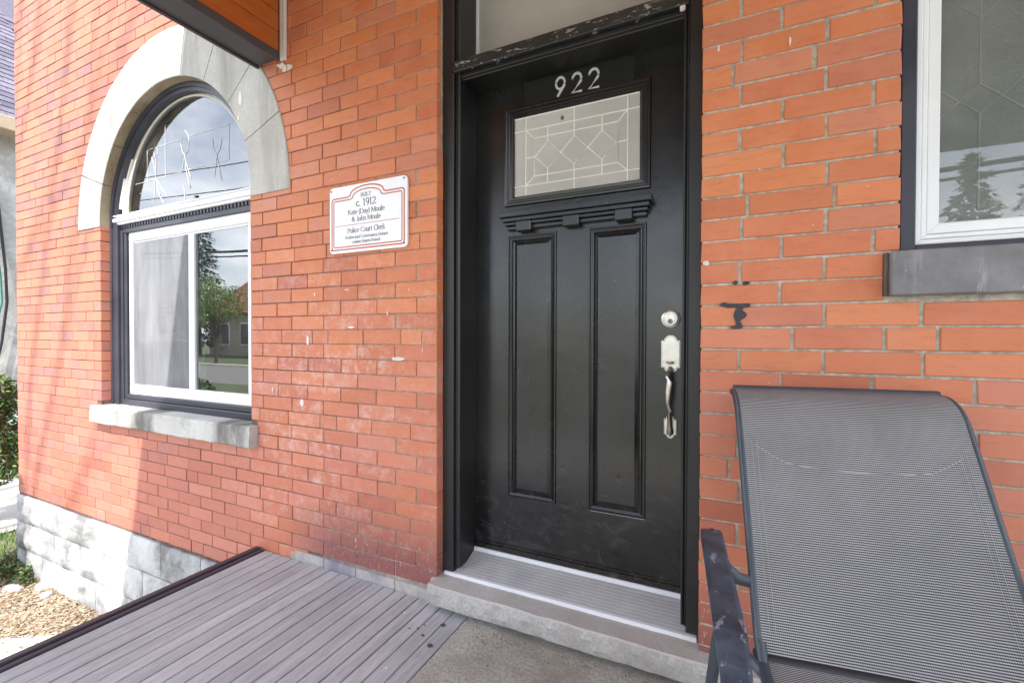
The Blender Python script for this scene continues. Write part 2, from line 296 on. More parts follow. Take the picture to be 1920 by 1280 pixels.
# ------------------------------------------------------------------ mesh helpers
WPOS = {}
def wloc(o): return WPOS.get(o.name, Vector((0,0,0)))
def tag(o, label=None, cat=None, group=None, kind=None):
    for k, v in (('label', label), ('category', cat), ('group', group), ('kind', kind)):
        if v: o[k] = v
    return o
def thing(name, loc, label, cat, group=None):
    o = bpy.data.objects.new(name, None); o.empty_display_size = .1; C.objects.link(o)
    p = Vector((loc[0], loc[1], loc[2]+ZC)); o.location = p; WPOS[o.name] = p; return tag(o, label, cat, group)
class MB:
    def __init__(s): s.v = []; s.f = []; s.mi = []; s.uv = None
    def add(s, vs, fs, mi=0):
        b = len(s.v); s.v += [tuple(v) for v in vs]; s.f += [tuple(i+b for i in f) for f in fs]; s.mi += [mi]*len(fs); return s
    def box(s, x0, x1, y0, y1, z0, z1, mi=0):
        vs = [(x0,y0,z0),(x1,y0,z0),(x1,y1,z0),(x0,y1,z0),(x0,y0,z1),(x1,y0,z1),(x1,y1,z1),(x0,y1,z1)]
        return s.add(vs, [(0,3,2,1),(4,5,6,7),(0,1,5,4),(1,2,6,5),(2,3,7,6),(3,0,4,7)], mi)
    def bbox(s, x0, x1, y0, y1, z0, z1, b=.003, mi=0):        # box with chamfered edges
        bm = bmesh.new(); bmesh.ops.create_cube(bm, size=1)
        for v in bm.verts: v.co = Vector(((x0+x1)/2+v.co.x*(x1-x0), (y0+y1)/2+v.co.y*(y1-y0), (z0+z1)/2+v.co.z*(z1-z0)))
        bmesh.ops.bevel(bm, geom=bm.edges[:], offset=b, segments=1, profile=.5, affect='EDGES')
        bm.verts.ensure_lookup_table(); s.add([v.co[:] for v in bm.verts], [tuple(v.index for v in f.verts) for f in bm.faces], mi); bm.free(); return s
    def tube(s, pts, r, n=8, mi=0, cap=True, sq=None):
        pts = [Vector(p) for p in pts]; rs = r if isinstance(r, (list, tuple)) else [r]*len(pts); rings = []
        up = Vector((0,0,1)); vs = []; fs = []
        for i, p in enumerate(pts):
            d = (pts[min(i+1, len(pts)-1)]-pts[max(i-1, 0)]).normalized()
            a = d.cross(up) if abs(d.dot(up)) < .97 else d.cross(Vector((1,0,0))); a.normalize(); b = d.cross(a).normalized()
            for k in range(n):
                th = 2*math.pi*k/n; vs.append(p+(a*math.cos(th)*(sq[0] if sq else 1)+b*math.sin(th)*(sq[1] if sq else 1))*rs[i])
        for i in range(len(pts)-1):
            for k in range(n): fs.append((i*n+k, i*n+(k+1)%n, (i+1)*n+(k+1)%n, (i+1)*n+k))
        if cap: fs.append(tuple(range(n))[::-1]); fs.append(tuple((len(pts)-1)*n+k for k in range(n)))
        return s.add(vs, fs, mi)
    def prism(s, poly, y0, y1, ch=0, mi=0):   # polygon in x,z ; front at y0 ; optional chamfer on the front edge
        n = len(poly); cx = sum(p[0] for p in poly)/n; cz = sum(p[1] for p in poly)/n
        def inset(d):
            q = []
            for i in range(n):
                a, b, c = Vector(poly[i-1]), Vector(poly[i]), Vector(poly[(i+1)%n])
                e1 = (b-a).normalized(); e2 = (c-b).normalized(); n1 = Vector((-e1.y, e1.x)); n2 = Vector((-e2.y, e2.x))
                m = n1+n2; L = m.length
                m = m/L if L > 1e-6 else n1
                q.append(b+m*d/max(.35, m.dot(n1)))
            return q
        area = sum(poly[i-1][0]*poly[i][1]-poly[i][0]*poly[i-1][1] for i in range(n))
        if area < 0: poly = poly[::-1]
        if ch: 
            q = inset(ch); vs = [(a.x, y0, a.y) for a in q]+[(a[0], y0+ch, a[1]) for a in poly]+[(a[0], y1, a[1]) for a in poly]
            fs = [tuple(range(n))]; 
            for k in range(2):
                for i in range(n): j = (i+1)%n; fs.append((k*n+i, (k+1)*n+i, (k+1)*n+j, k*n+j))
        else:
            vs = [(a[0], y0, a[1]) for a in poly]+[(a[0], y1, a[1]) for a in poly]; fs = [tuple(range(n))]
            for i in range(n): j = (i+1)%n; fs.append((i, n+i, n+j, j))
        fs.append(tuple(len(vs)-n+i for i in range(n))[::-1])
        return s.add(vs, fs, mi)
    def build(s, name, mat, parent=None, smooth=False, base=False, **k):
        if not s.v: return None
        xs, ys, zs = zip(*s.v)
        org = Vector(((min(xs)+max(xs))/2, (min(ys)+max(ys))/2, min(zs) if base else (min(zs)+max(zs))/2))
        me = bpy.data.meshes.new(name); me.from_pydata([(x-org.x, y-org.y, z-org.z) for x, y, z in s.v], [], s.f)
        for m in (mat if isinstance(mat, (list, tuple)) else [mat]): me.materials.append(m)
        if isinstance(mat, (list, tuple)): me.polygons.foreach_set('material_index', s.mi)
        if smooth: me.shade_smooth()
        if s.uv:
            l = me.uv_layers.new(name='UVMap')
            for lp in me.loops: l.data[lp.index].uv = s.uv[lp.vertex_index]
        me.update(); return place(name, me, org+Vector((0,0,ZC)), parent, **k)
def place(name, me, world, parent=None, rot=None, **k):
    o = bpy.data.objects.new(name, me); C.objects.link(o); WPOS[o.name] = Vector(world)
    if parent: o.parent = parent; o.location = Vector(world)-wloc(parent)
    else: o.location = world
    if rot: o.rotation_euler = rot
    return tag(o, **k)
def box(name, mat, parent, *a, b=.002, **k): return MB().bbox(*a, b=b).build(name, mat, parent, **k)
def smooth_by(o, ang=35):
    me = o.data; me.shade_smooth()
    try: me.set_sharp_from_angle(angle=R(ang))
    except Exception: pass
    return o

# ------------------------------------------------------------------ ground and surroundings (setting)
MB().add([(-150,-150,-1.94),(150,-150,-1.94),(150,150,-1.94),(-150,150,-1.94)], [(0,1,2,3)]).build('ground', m_ground, kind='structure')
def sheet(name, mat, pts, z): return MB().add([(x, y, z) for x, y in pts], [tuple(range(len(pts)))]).build(name, mat, kind='structure')
sheet('front_lawn', m_lawn, [(-60,-9.6),(60,-9.6),(60,-5.2),(-60,-5.2)], -1.932)
sheet('pavement', m_drive, [(-60,-5.2),(60,-5.2),(60,-3.2),(-60,-3.2)], -1.930)
sheet('road', m_asphalt, [(-150,-16.2),(150,-16.2),(150,-9.6),(-150,-9.6)], -1.928)
sheet('opposite_lawn', m_lawn, [(-120,-40),(120,-40),(120,-16.2),(-120,-16.2)], -1.926)
sheet('opposite_pavement', m_drive, [(-120,-17.6),(120,-17.6),(120,-16.6),(-120,-16.6)], -1.920)
sheet('driveway', m_drive, [(-9.9,-9.6),(-6.35,-9.6),(-6.35,9),(-9.9,9)], -1.924)
sheet('garden_path', m_path, [(-4.42,-3.0),(-2.45,-3.0),(-2.45,-.10),(-3.66,-.10),(-4.0,-.34),(-4.42,-.62)], -1.900)
sheet('mulch_bed', m_ground, [(-5.55,-.9),(-3.0,-.9),(-3.0,-.005),(-5.1,-.005),(-5.55,.2)], -1.915)

# ------------------------------------------------------------------ the brick house
house = thing('brick_house', (-1.5, .2, -1.92), 'orange red pressed brick house front with black door and round-headed window', 'house')
CRS = .0683; Z0 = .029
XL, XR = -5.185, 2.3
DX0, DX1 = -1.098, -.077            # door opening
WX0, WX1 = -3.857, -2.290           # round-headed window opening
ACX, ACZ, RI, RO = -3.068, .750, .789, 1.085
RX0, RX1 = .424, 1.55               # right window opening
WT, BASE, DECKZ = 3.55, -1.283, -1.12

# mortar / core wall, built in columns round the openings
wall = MB(); YF = .0040; YB = .30
def core(x0, x1, z0, z1):
    wall.box(x0, x1, YF, YB, z0, z1)
core(XL+.004, WX0-.003, BASE, WT)
core(WX1+.003, DX0-.003, BASE, WT)
core(DX1+.003, RX0-.003, -1.92, WT); core(RX1+.003, XR, -1.92, WT); core(RX0-.003, RX1+.003, -1.92, .113); core(RX0-.003, RX1+.003, 1.9, WT)
core(DX0-.003, DX1+.003, 1.95, WT); core(WX0-.003, WX1+.003, BASE, -.59)
core(DX0-.003, DX1+.003, -1.92, -1.13)
N = 48
for i in range(N):                    # wall above the arch
    xa = WX0-.003+(WX1-WX0+.006)*i/N; xb = WX0-.003+(WX1-WX0+.006)*(i+1)/N
    f = lambda x: ACZ+math.sqrt(max(0, (RI+.01)**2-(x-ACX)**2))
    wall.add([(xa,YF,f(xa)),(xb,YF,f(xb)),(xb,YF,WT),(xa,YF,WT),(xa,YB,f(xa)),(xb,YB,f(xb)),(xb,YB,WT),(xa,YB,WT)],
             [(0,1,2,3),(7,6,5,4),(0,4,5,1)])
wall.box(XL+.02, -1.098, .02, .30, -1.92, BASE)
wall.box(XL+.004, XL+.3, .30, 7, -1.92, WT)
wall.build('wall', m_mortar, house, label='mortar joints and core of the brick wall')

def clip_half(poly, nx, nz, d):      # keep points with nx*x+nz*z >= d
    out_ = []
    for i in range(len(poly)):
        a, b = poly[i-1], poly[i]; da = nx*a[0]+nz*a[1]-d; db = nx*b[0]+nz*b[1]-d
        if (da >= 0) != (db >= 0):
            t = da/(da-db); out_.append((a[0]+(b[0]-a[0])*t, a[1]+(b[1]-a[1])*t))
        if db >= 0: out_.append(b)
    return out_
BR = random.Random(11)
def joints(k, x0, x1, anchor_a, anchor_b, step=.2195):
    if (k+1) % 6 == 0:
        js = []; x = anchor_b-.08-step*40; n = 0; r2 = random.Random(k)
        x += r2.choice((0, .05, .10))
        while x < x1:
            js.append(x); n += 1; x += .11 if n % 3 == 0 else step
    else:
        a = anchor_a if k % 2 else anchor_b; js = [a+step*i for i in range(-40, 41)]
    js = [x0]+[j+BR.uniform(-.004, .004) for j in js if x0+.045 < j < x1-.045]+[x1]
    return js
bricks = []   # (poly, depth)
def row(k, x0, x1, a, b, jt=.006, dl=False, dr=False, z0=None, z1=None):
    jz = jt*.72 if jt > .006 else jt; zb = Z0+CRS*k+jz/2 if z0 is None else z0; zt = Z0+CRS*(k+1)-jz/2 if z1 is None else z1
    js = joints(k, x0, x1, a, b)
    for i in range(len(js)-1):
        xa = js[i]+(jt*.55 if i else 0); xb = js[i+1]-(jt*.55 if i < len(js)-2 else 0)
        if xb-xa < .02: continue
        d = lambda: BR.uniform(-.0014, .0014)
        p = [(xa+d(), zb+d()), (xb+d(), zb+d()), (xb+d(), zt+d()), (xa+d(), zt+d())]
        dep = .11 if ((dl and i == 0) or (dr and i == len(js)-2)) else .03
        yield p, dep
for k in range(-40, 52):
    zc = Z0+CRS*(k+.5); zlo = Z0+CRS*k; zhi = zlo+CRS
    if zhi < BASE+.02 or zlo > WT-.03: continue
    jl, jr = .0045, .0085
    # left part: corner of the house to the round window
    segs = []
    if -.475 < zc < ACZ: segs.append((XL, WX0, False, True))
    elif zc <= -.60: segs.append((XL, DX0, False, zc > -1.06))
    elif zc <= -.475: segs += [(XL, -3.915, False, False), (-2.238, DX0, False, True)]
    elif zc < 3.4: segs.append((XL, DX0, False, False))
    if -.475 < zc < ACZ: segs.append((WX1, DX0, True, True))
    for x0, x1, dl, dr in segs:
        z0c = max(zlo+jl/2, BASE) if zlo < BASE else None
        for p, dep in row(k, x0, x1, -1.203, -1.098, jl, dl, dr, z0=z0c):
            if zc > ACZ:
                cx = sum(q[0] for q in p)/4; dx = cx-ACX
                if max(math.hypot(q[0]-ACX, q[1]-ACZ) for q in p) < RO+.002: continue
                if min(math.hypot(q[0]-ACX, q[1]-ACZ) for q in p) < RO or (abs(dx) < .12 and zc < ACZ+RO+.04):
                    v = Vector((cx-ACX, zc-ACZ)).normalized(); p = clip_half(p, v.x, v.y, v.x*ACX+v.y*ACZ+RO+.003-.006)
                    if len(p) < 3: continue
                    xs = [q[0] for q in p]; zs = [q[1] for q in p]
                    if (max(xs)-min(xs)) < .012 or (max(zs)-min(zs)) < .008: continue
            if zc < -1.08 and p[0][0] > -1.95: continue
            bricks.append((p, dep))
    # right part
    segs = []
    if .235 < zc < 1.9: segs += [(DX1, RX0, True, True), (RX1, XR, True, False)]
    elif .112 < zc <= .235: segs += [(DX1, .388, True, False), (RX1+.03, XR, False, False)]
    else: segs.append((DX1, XR, True, False))
    for x0, x1, dl, dr in segs:
        for p, dep in row(k, x0, x1, .145, .034, jr, dl, dr): bricks.append((p, dep))
    if zc > 1.95:
        for p, dep in row(k, DX0+.006, DX1-.006, -1.203, -1.098, jr): bricks.append((p, dep))
# apparent size from the viewpoint decides which bricks are objects of their own
def appear(p):
    cx = sum(q[0] for q in p)/len(p); cz = sum(q[1] for q in p)/len(p)
    d = Vector((cx, 1.57, cz)); t = d.dot(fw)
    if t < .1: return 0
    u = 960+845.5*d.dot(rt)/t; v = 640+845.5*d.dot(dn)/t
    if not (-10 < u < 1925 and -10 < v < 1290): return 0
    if 1400 < u < 1880 and v > 760: return 0
    a = 0
    for i in range(len(p)): a += p[i-1][0]*p[i][1]-p[i][0]*p[i-1][1]
    return abs(a)*1.57/t**3
order = sorted(range(len(bricks)), key=lambda i: -appear(bricks[i][0]))
rest = MB()
for n, i in enumerate(order):
    p, dep = bricks[i]; y0 = BR.uniform(-.0015, .0012)
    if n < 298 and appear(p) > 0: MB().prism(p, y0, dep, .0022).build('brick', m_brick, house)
    else: rest.prism(p, y0, dep, .002)
for k in range(-19, 52):               # side return at the house corner
    z = Z0+CRS*k
    for j in range(5): rest.box(XL, XL+.03, .033+j*.222+(.1 if k%2 else 0), .033+j*.222+.215+(.1 if k%2 else 0), z+.003, z+CRS-.003)
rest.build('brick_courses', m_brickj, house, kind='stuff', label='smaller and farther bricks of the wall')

# stone arch: nine voussoirs, each with a brown soffit, its shade painted in
ja = [0, 20.9, 40.7, 60.9, 78.6, 99.7, 119.9, 140, 160.2, 180]
for i in range(9):
    a0, a1 = R(ja[i]+.18), R(ja[i+1]-.18); m = MB(); K = 8; vs = []; ch = .004; yf = -.006
    zoff = -.014 if i in (0, 8) else 0
    rings = [(RI+ch, yf), (RO-ch, yf), (RO, yf+ch), (RO, .03), (RI, .066), (RI, yf+ch)]
    for j in range(K+1):
        a = a0+(a1-a0)*j/K
        for r_, y in rings: vs.append((ACX+r_*math.cos(a), y, ACZ+r_*math.sin(a)+(zoff if (j == 0 and i == 0) or (j == K and i == 8) else 0)))
    fs = []; mi = []
    for j in range(K):
        for q in range(6):
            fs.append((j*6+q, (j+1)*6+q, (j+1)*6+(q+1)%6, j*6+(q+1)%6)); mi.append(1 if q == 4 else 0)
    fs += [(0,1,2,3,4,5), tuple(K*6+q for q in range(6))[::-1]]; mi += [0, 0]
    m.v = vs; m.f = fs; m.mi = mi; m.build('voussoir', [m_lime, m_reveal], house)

# rock-faced foundation blocks
def rockblock(x0, x1, z0, z1, seed, amp=.042, y0=-.008, name='foundation_block', mat=None, nx=12, nz=7, side=False, yb=.03, par=None):
    m = MB(); vs = []; P = lambda i, j: i*(nz+1)+j
    for i in range(nx+1):
        for j in range(nz+1):
            fx, fz = i/nx, j/nz; x = x0+(x1-x0)*fx; z = z0+(z1-z0)*fz
            e = min(1, min(fx, 1-fx)*5.5, min(fz, 1-fz)*4.0)
            h = mnoise.noise(Vector((x*9, seed*3.1, z*9)))*.6+mnoise.noise(Vector((x*26, seed, z*26)))*.35+.45
            vs.append((x, y0-amp*max(0, h)*e**.6, z))
    m.v = vs; m.f = [(P(i,j), P(i+1,j), P(i+1,j+1), P(i,j+1)) for i in range(nx) for j in range(nz)]; 
    ring = [P(i,0) for i in range(nx+1)]+[P(nx,j) for j in range(1,nz+1)]+[P(i,nz) for i in range(nx-1,-1,-1)]+[P(0,j) for j in range(nz-1,0,-1)]
    b = len(m.v); m.v += [(m.v[q][0], yb, m.v[q][2]) for q in ring]; L = len(ring)
    m.f += [(ring[q], b+q, b+(q+1)%L, ring[(q+1)%L]) for q in range(L)]; m.mi = [0]*len(m.f)
    o = m.build(name, mat or m_block, par or house); smooth_by(o, 50); return o
hz = [BASE, -1.497, -1.712, -1.93]
for r_ in range(3):
    xs = [-4.752, -4.342, -3.936, -3.53, -3.135, -2.731, -2.33, -1.93] if r_ != 1 else [-4.955, -4.546, -4.143, -3.738, -3.345, -2.95, -2.55, -2.15]
    xs = [XL-.012]+xs
    for i in range(len(xs)-1): rockblock(xs[i]+.003, xs[i+1]-.003, hz[r_+1]+.003, hz[r_]-.003, r_*20+i)
rockblock(-5.197, -4.2, -2.1, -1.93, 99)
rockblock(-4.2, -3.4, -2.1, -1.93, 98)
# parging strip along the foot of the pier
xs = [-1.955, -1.753, -1.549, -1.319, -1.10]
for i in range(4): rockblock(xs[i]+.002, xs[i+1]-.002, -1.135, -1.077, 50+i, .010, -.003, 'parging_strip', m_parge, 8, 3)
MB().bbox(-1.99, -1.92, -.004, .02, -1.13, -1.086, .006).build('parging_strip', m_chips[2], house, label='tan broken brick end at the foot of the wall')

# left window sill (limestone)
def slab(name, mat, x0, x1, y0, y1, z0, z1, parent, seed=1, amp=.004, nx=40, b=.008, lab=None, rockfront=0):
    bm = bmesh.new(); bmesh.ops.create_grid(bm, x_segments=1, y_segments=1, size=1); bm.free()
    m = MB(); prof = [(y1, z0), (y0+b, z0), (y0, z0+b), (y0, z0+(z1-z0)*.35), (y0, z0+(z1-z0)*.68), (y0, z1-b), (y0+b, z1), ((y0+y1)/2, z1), (y1, z1)]
    K = len(prof)
    for i in range(nx+1):
        x = x0+(x1-x0)*i/nx
        for q, (y, z) in enumerate(prof):
            n1 = mnoise.noise(Vector((x*14+seed, y*14, z*14)))*amp; n2 = mnoise.noise(Vector((x*40, y*40+seed, z*40)))
            rf = rockfront*max(0, .5+n2*.9) if q in (3, 4) else rockfront*.25*n2 if q in (2, 5) else 0
            m.v.append((x+(n1 if i in (0, nx) else 0), y+(n1 if q not in (0, K-1) else 0)-rf, z+n1*.7))
    for i in range(nx):
        for q in range(K): m.f.append((i*K+q, (i+1)*K+q, (i+1)*K+(q+1)%K, i*K+(q+1)%K))
    m.f.append(tuple(range(K))); m.f.append(tuple(nx*K+q for q in range(K))[::-1]); 
    for q in range(len(m.f)): m.mi.append(0)
    o = m.build(name, mat, parent, label=lab); smooth_by(o, 20); return o
slab('window_sill', m_sill, -3.905, -2.238, -.048, .14, -.590, -.476, house, 3, .005, lab='pale limestone sill with dark stains under the round-headed window')
box('window_sill', m_greysill, house, .398, 1.62, -.032, .12, .112, .232, b=.004, label='grey painted stone sill under the right window')
MB().bbox(.389, .3975, -.012, .03, .113, .232, .002).build('joint_strip', m_bark, house)
# door step stone
slab('door_step', [m_step, m_stepf], -1.103, .10, -.062, .20, -1.096, -1.014, house, 8, .003, 150, .005, 'pale rock-faced stone step under the black door', .013)
ds = [o for o in house.children if o.name.startswith('door_step')][0]
for p in ds.data.polygons:
    p.material_index = 1 if p.center.z+ds.location.z+house.location.z < ZC-1.014-.012 else 0
MB().bbox(-1.125, -1.06, -.012, .03, -1.06, -1.018, .008).build('mortar_lump', m_path, house)
# marks on the wall right of the door
def flat(name, mat, pts, y, parent, **k): return MB().prism(pts, y-.0018, y+.001, 0).build(name, mat, parent, **k)
flat('mastic_patch', m_mastic, [(-.025,.101),(-.010,.109),(.006,.104),(.030,.103),(.064,.102),(.063,.091),(.046,.089),(.042,.083),(.055,.070),(.052,.061),(.036,.049),(.044,.034),(.043,.027),(.017,.024),(.007,.031),(.026,.038),(.018,.064),(.020,.078),(.029,.085),(.026,.091),(0,.090)], -.0015, house, label='dark splotchy paint patch shaped like a spool')
for cx, cz, rr in ((.0225,.168,.0072),(.048,.165,.0062)):
    flat('mastic_patch', m_mastic, [(cx+rr*math.cos(a*.7)*(1+.15*math.sin(a*3)), cz+rr*math.sin(a*.7)) for a in range(9)], -.0015, house, label='small round dark dab of paint on brick')
flat('mastic_patch', m_mastic, [(.052,.160),(.06,.163),(.063,.170),(.05,.171)], -.0015, house)
def chipshape(cx, cz, w, h, seed):
    r3 = random.Random(seed); return [(cx+w*math.cos(a)*r3.uniform(.55,1), cz+h*math.sin(a)*r3.uniform(.55,1)) for a in [i*math.pi/5 for i in range(10)]]
for (cx, cz, w, h) in ((-2.36,1.27,.020,.055),(-2.375,1.165,.012,.014),(-.062,.235,.012,.010),(.162,.875,.004,.016),(-.030,.905,.004,.012),(-1.86,-.02,.010,.03),(-1.60,.215,.02,.004),(-1.81,.20,.005,.012),(-1.575,.04,.028,.005),(-1.36,.10,.004,.014),(-1.02-.15,-.06,.003,.014),(-1.30,-.10,.05,.010),(-1.9,-.33,.016,.02),(-2.11,-.28,.004,.02),(-1.24,.20,.004,.004)):
    flat('paint_chip', m_chip, chipshape(cx, cz, w, h, cx*99), -.0015 if cx > -2 else -.0065, house)
flat('paint_chip', m_chip, chipshape(-2.00, 1.34, .05, .02, 6), -.003, house)

# ---- round-headed window
aw = MB()
def arc_ring(m, r0, r1, y0, y1, z=ACZ, n=40, a0=0, a1=180, mi=0):   # solid half ring: front y0, back y1
    b = len(m.v)
    for i in range(n+1):
        a = R(a0+(a1-a0)*i/n)
        for r_, y in ((r0,y0),(r1,y0),(r1,y1),(r0,y1)): m.v.append((ACX+r_*math.cos(a), y, z+r_*math.sin(a)))
    for i in range(n):
        for q in range(4): m.f.append((b+i*4+q, b+(i+1)*4+q, b+(i+1)*4+(q+1)%4, b+i*4+(q+1)%4)); m.mi.append(mi)
    m.f += [(b,b+1,b+2,b+3), (b+n*4+3,b+n*4+2,b+n*4+1,b+n*4)]; m.mi += [mi, mi]
arc_ring(aw, .740, .787, .064, .15); arc_ring(aw, .762, .787, .052, .07)
for s_, x in ((1, ACX-.787), (-1, ACX+.787)):
    aw.bbox(min(x, x+s_*.075), max(x, x+s_*.075), .060, .16, -.476, ACZ+.02, .004)
    aw.bbox(min(x+s_*.075, x+s_*.100), max(x+s_*.075, x+s_*.100), .078, .16, -.46, ACZ-.03, .004)
    aw.bbox(min(x+s_*.1, x+s_*.128), max(x+s_*.1, x+s_*.128), .088, .16, -.45, ACZ-.04, .004)
    aw.bbox(min(x, x+s_*.018), max(x, x+s_*.018), .052, .07, -.476, ACZ, .003)
aw.bbox(ACX-.73, ACX+.73, .075, .17, -.476, -.437, .004); aw.bbox(ACX-.73, ACX+.73, .090, .17, -.437, -.402, .005)
aw.bbox(ACX-.70, ACX+.70, .085, .17, .700, .757, .003)
awin = aw.build('window', m_wframe, house, label='white round-headed window in slate black trim')
for i in range(44):
    x = ACX-.69+1.38*i/43
    MB().box(x-.0085, x+.0085, .078, .087, .733, .757).build('dentil', m_wframe, awin)
fr = MB(); arc_ring(fr, .712, .738, .082, .15, z=ACZ+.07, a0=4, a1=176); arc_ring(fr, .700, .712, .094, .15, z=ACZ+.07)
fr.build('arch_frame', m_vinyl, awin)
fr = MB(); arc_ring(fr, .655, .700, .104, .15, z=ACZ+.07); arc_ring(fr, .655, .663, .099, .15, z=ACZ+.07); fr.build('arch_sash', m_vinyl2, awin)
fr = MB()
for (z0, z1, y0, h) in ((.757,.775,.066,.785), (.775,.800,.058,.787), (.800,.812,.066,.78), (.812,.822,.060,.785)): fr.bbox(ACX-h+.001, ACX+h-.001, y0, .15, z0, z1, .003)
fr.build('transom_bar', m_vinyl, awin)
fr = MB(); X0, X1 = -3.712, ACX*2+3.712; MXa, MXb = -3.030, -2.972
fr.bbox(X0, X1, .098, .15, .640, .703, .004); fr.bbox(X0, X1, .098, .15, -.402, -.335, .004); fr.bbox(X0, X0+.036, .0985, .15, -.335, .640, .004); fr.bbox(X1-.036, X1, .0985, .15, -.335, .640, .004)
fr.bbox(X0, X1, .108, .12, .628, .641, .002); fr.build('frame', m_vinyl, awin)
box('mullion', m_vinyl, awin, MXa, MXb, .1005, .15, -.334, .629, b=.003)
fr = MB(); fr.box(MXb+.004, MXb+.05, .135, .145, -.33, .62); fr.build('sash_stile', paint('green_tinted_sash', (.20,.30,.27), .4, .1, 3, 0), awin)
for z in (.33, -.19): MB().bbox(MXb+.008, MXb+.022, .122, .136, z-.04, z+.03, .002).build('latch', m_vinyl, awin)
n = 40; p = [(ACX+.66*math.cos(math.pi*i/n), ACZ+.07+.66*math.sin(math.pi*i/n)) for i in range(n+1)]
MB().add([(x, .1085, z) for x, z in p], [tuple(range(n+1))]).build('arch_pane', m_glass, awin)
MB().add([(X0+.03,.1135,-.34),(MXa+.01,.1135,-.34),(MXa+.01,.1135,.645),(X0+.03,.1135,.645)], [(0,1,2,3)]).build('pane', m_glass, awin)
MB().add([(MXb-.01,.1130,-.34),(X1-.03,.1130,-.34),(X1-.03,.1130,.645),(MXb-.01,.1130,.645)], [(0,1,2,3)]).build('pane', m_glass, awin)
t_ = NT('insect_screen'); tr_ = t_.add('BsdfTransparent'); df_ = t_.add('BsdfDiffuse'); t_.l.new(t_.ramp(t_.noise(3.5, 6, .6, t_.co('world', (2,1,.45)), .5), [(.3, (.20,.20,.215)), (.7, (.36,.36,.38))]), df_.inputs[0]); ms_ = t_.add('MixShader'); ms_.inputs[0].default_value = .6; t_.l.new(tr_.outputs[0], ms_.inputs[1]); t_.l.new(df_.outputs[0], ms_.inputs[2]); t_.l.new(ms_.outputs[0], t_.o.inputs[0])
MB().add([(X0+.034,.1060,-.337),(MXa+.002,.1060,-.337),(MXa+.002,.1060,.63),(X0+.034,.1060,.63)], [(0,1,2,3)]).build('insect_screen', t_.m, awin)
# sheer curtain behind the left sash
cu = MB(); nx = 60
for i in range(nx+1):
    f = i/nx
    for j in (0, 1):
        x = (X0+.04)+(f*(.58 if j == 0 else .66)); cu.v.append((x, .185+.014*math.sin(f*38)+.008*math.sin(f*91+1), -.36+j*1.02))
cu.f = [(i*2, i*2+2, i*2+3, i*2+1) for i in range(nx)]; cu.mi = [0]*nx; o = cu.build('curtain', m_curtain, awin); o.data.shade_smooth()
# came lines in the arched light
cm = MB(); lines = [[(-3.496,1.02),(-3.494,1.23),(-3.43,1.232)],[(-3.38,1.233),(-3.13,1.232)],[(-3.285,1.356),(-3.285,1.028)],[(-3.641,1.025),(-3.11,1.028)],
 [(-3.395,1.233),(-3.416,1.208),(-3.406,1.172),(-3.375,1.184),(-3.375,1.218),(-3.395,1.233)],[(-3.442,1.175),(-3.417,1.127),(-3.407,1.07)],[(-3.391,1.157),(-3.397,1.037),(-3.348,.908),(-3.308,.86)],[(-3.392,1.03),(-3.33,.96),(-3.268,.898)],[(-3.40,1.03),(-3.41,.93),(-3.43,.87)],
 [(-3.103,1.241),(-3.113,1.202),(-3.099,1.153),(-3.07,1.128),(-3.041,1.149),(-3.026,1.215),(-3.04,1.252),(-3.068,1.281)],[(-3.07,1.128),(-3.061,1.037),(-3.014,.914)],[(-3.07,1.107),(-3.009,.971)],[(-3.07,1.128),(-3.105,1.038)],[(-3.025,1.238),(-2.954,1.236)],[(-3.042,1.032),(-2.85,1.032)],[(-3.073,.853),(-3.077,.911),(-3.096,.943)],
 [(-2.79,1.178),(-2.781,1.115),(-2.751,1.074),(-2.72,1.105),(-2.702,1.162)],[(-2.751,1.074),(-2.774,.948)],[(-2.751,1.074),(-2.704,.916)],[(-2.80,1.03),(-2.638,1.028),(-2.633,1.236)],[(-2.94,1.236),(-2.633,1.236)]]
for l in lines: cm.tube([(x, .1068, z) for x, z in l], .0013, 5)
cm.build('came', m_came, awin)
# rooms behind the windows
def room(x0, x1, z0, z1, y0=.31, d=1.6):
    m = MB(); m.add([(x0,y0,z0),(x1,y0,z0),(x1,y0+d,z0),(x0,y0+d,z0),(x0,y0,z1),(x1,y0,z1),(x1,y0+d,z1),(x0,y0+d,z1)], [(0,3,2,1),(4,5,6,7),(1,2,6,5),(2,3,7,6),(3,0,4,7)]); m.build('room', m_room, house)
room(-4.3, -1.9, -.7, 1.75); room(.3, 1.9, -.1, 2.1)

# ---- right window
rw = MB(); rw.bbox(.4245, .459, .004, .12, .232, 1.9, .003); rw.bbox(1.52, 1.5495, .004, .12, .232, 1.9, .003); rw.bbox(.459, 1.52, .012, .12, .232, .250, .003)
rwin = rw.build('window', m_wframe, house, label='tall white framed leaded window right of the door')
def rectframe(x0, x1, z0, z1, w, y0, y1, b=.003):
    m = MB()
    for poly in ([(x0,z0),(x1,z0),(x1-w,z0+w),(x0+w,z0+w)],[(x1,z0),(x1,z1),(x1-w,z1-w),(x1-w,z0+w)],[(x1,z1),(x0,z1),(x0+w,z1-w),(x1-w,z1-w)],[(x0,z1),(x0,z0),(x0+w,z0+w),(x0+w,z1-w)]):
        m.prism([tuple(q) for q in poly], y0, y1, b)
    return m
rectframe(.4592, 1.5188, .2512, 1.8998, .055, .040, .118, .001).build('groove_shade_backing', m_grooveshade, rwin)  # dark backing painted as groove shade, seen through gaps between the frame steps
for (a, w, y0) in ((0,.013,.014),(.0155,.0115,.022),(.0295,.0265,.030),(.0565,.004,.044)):
    rectframe(.459+a, 1.519-a, .251+a, 1.9-a, w, y0, .12, .002).build('frame', m_vinyl, rwin)
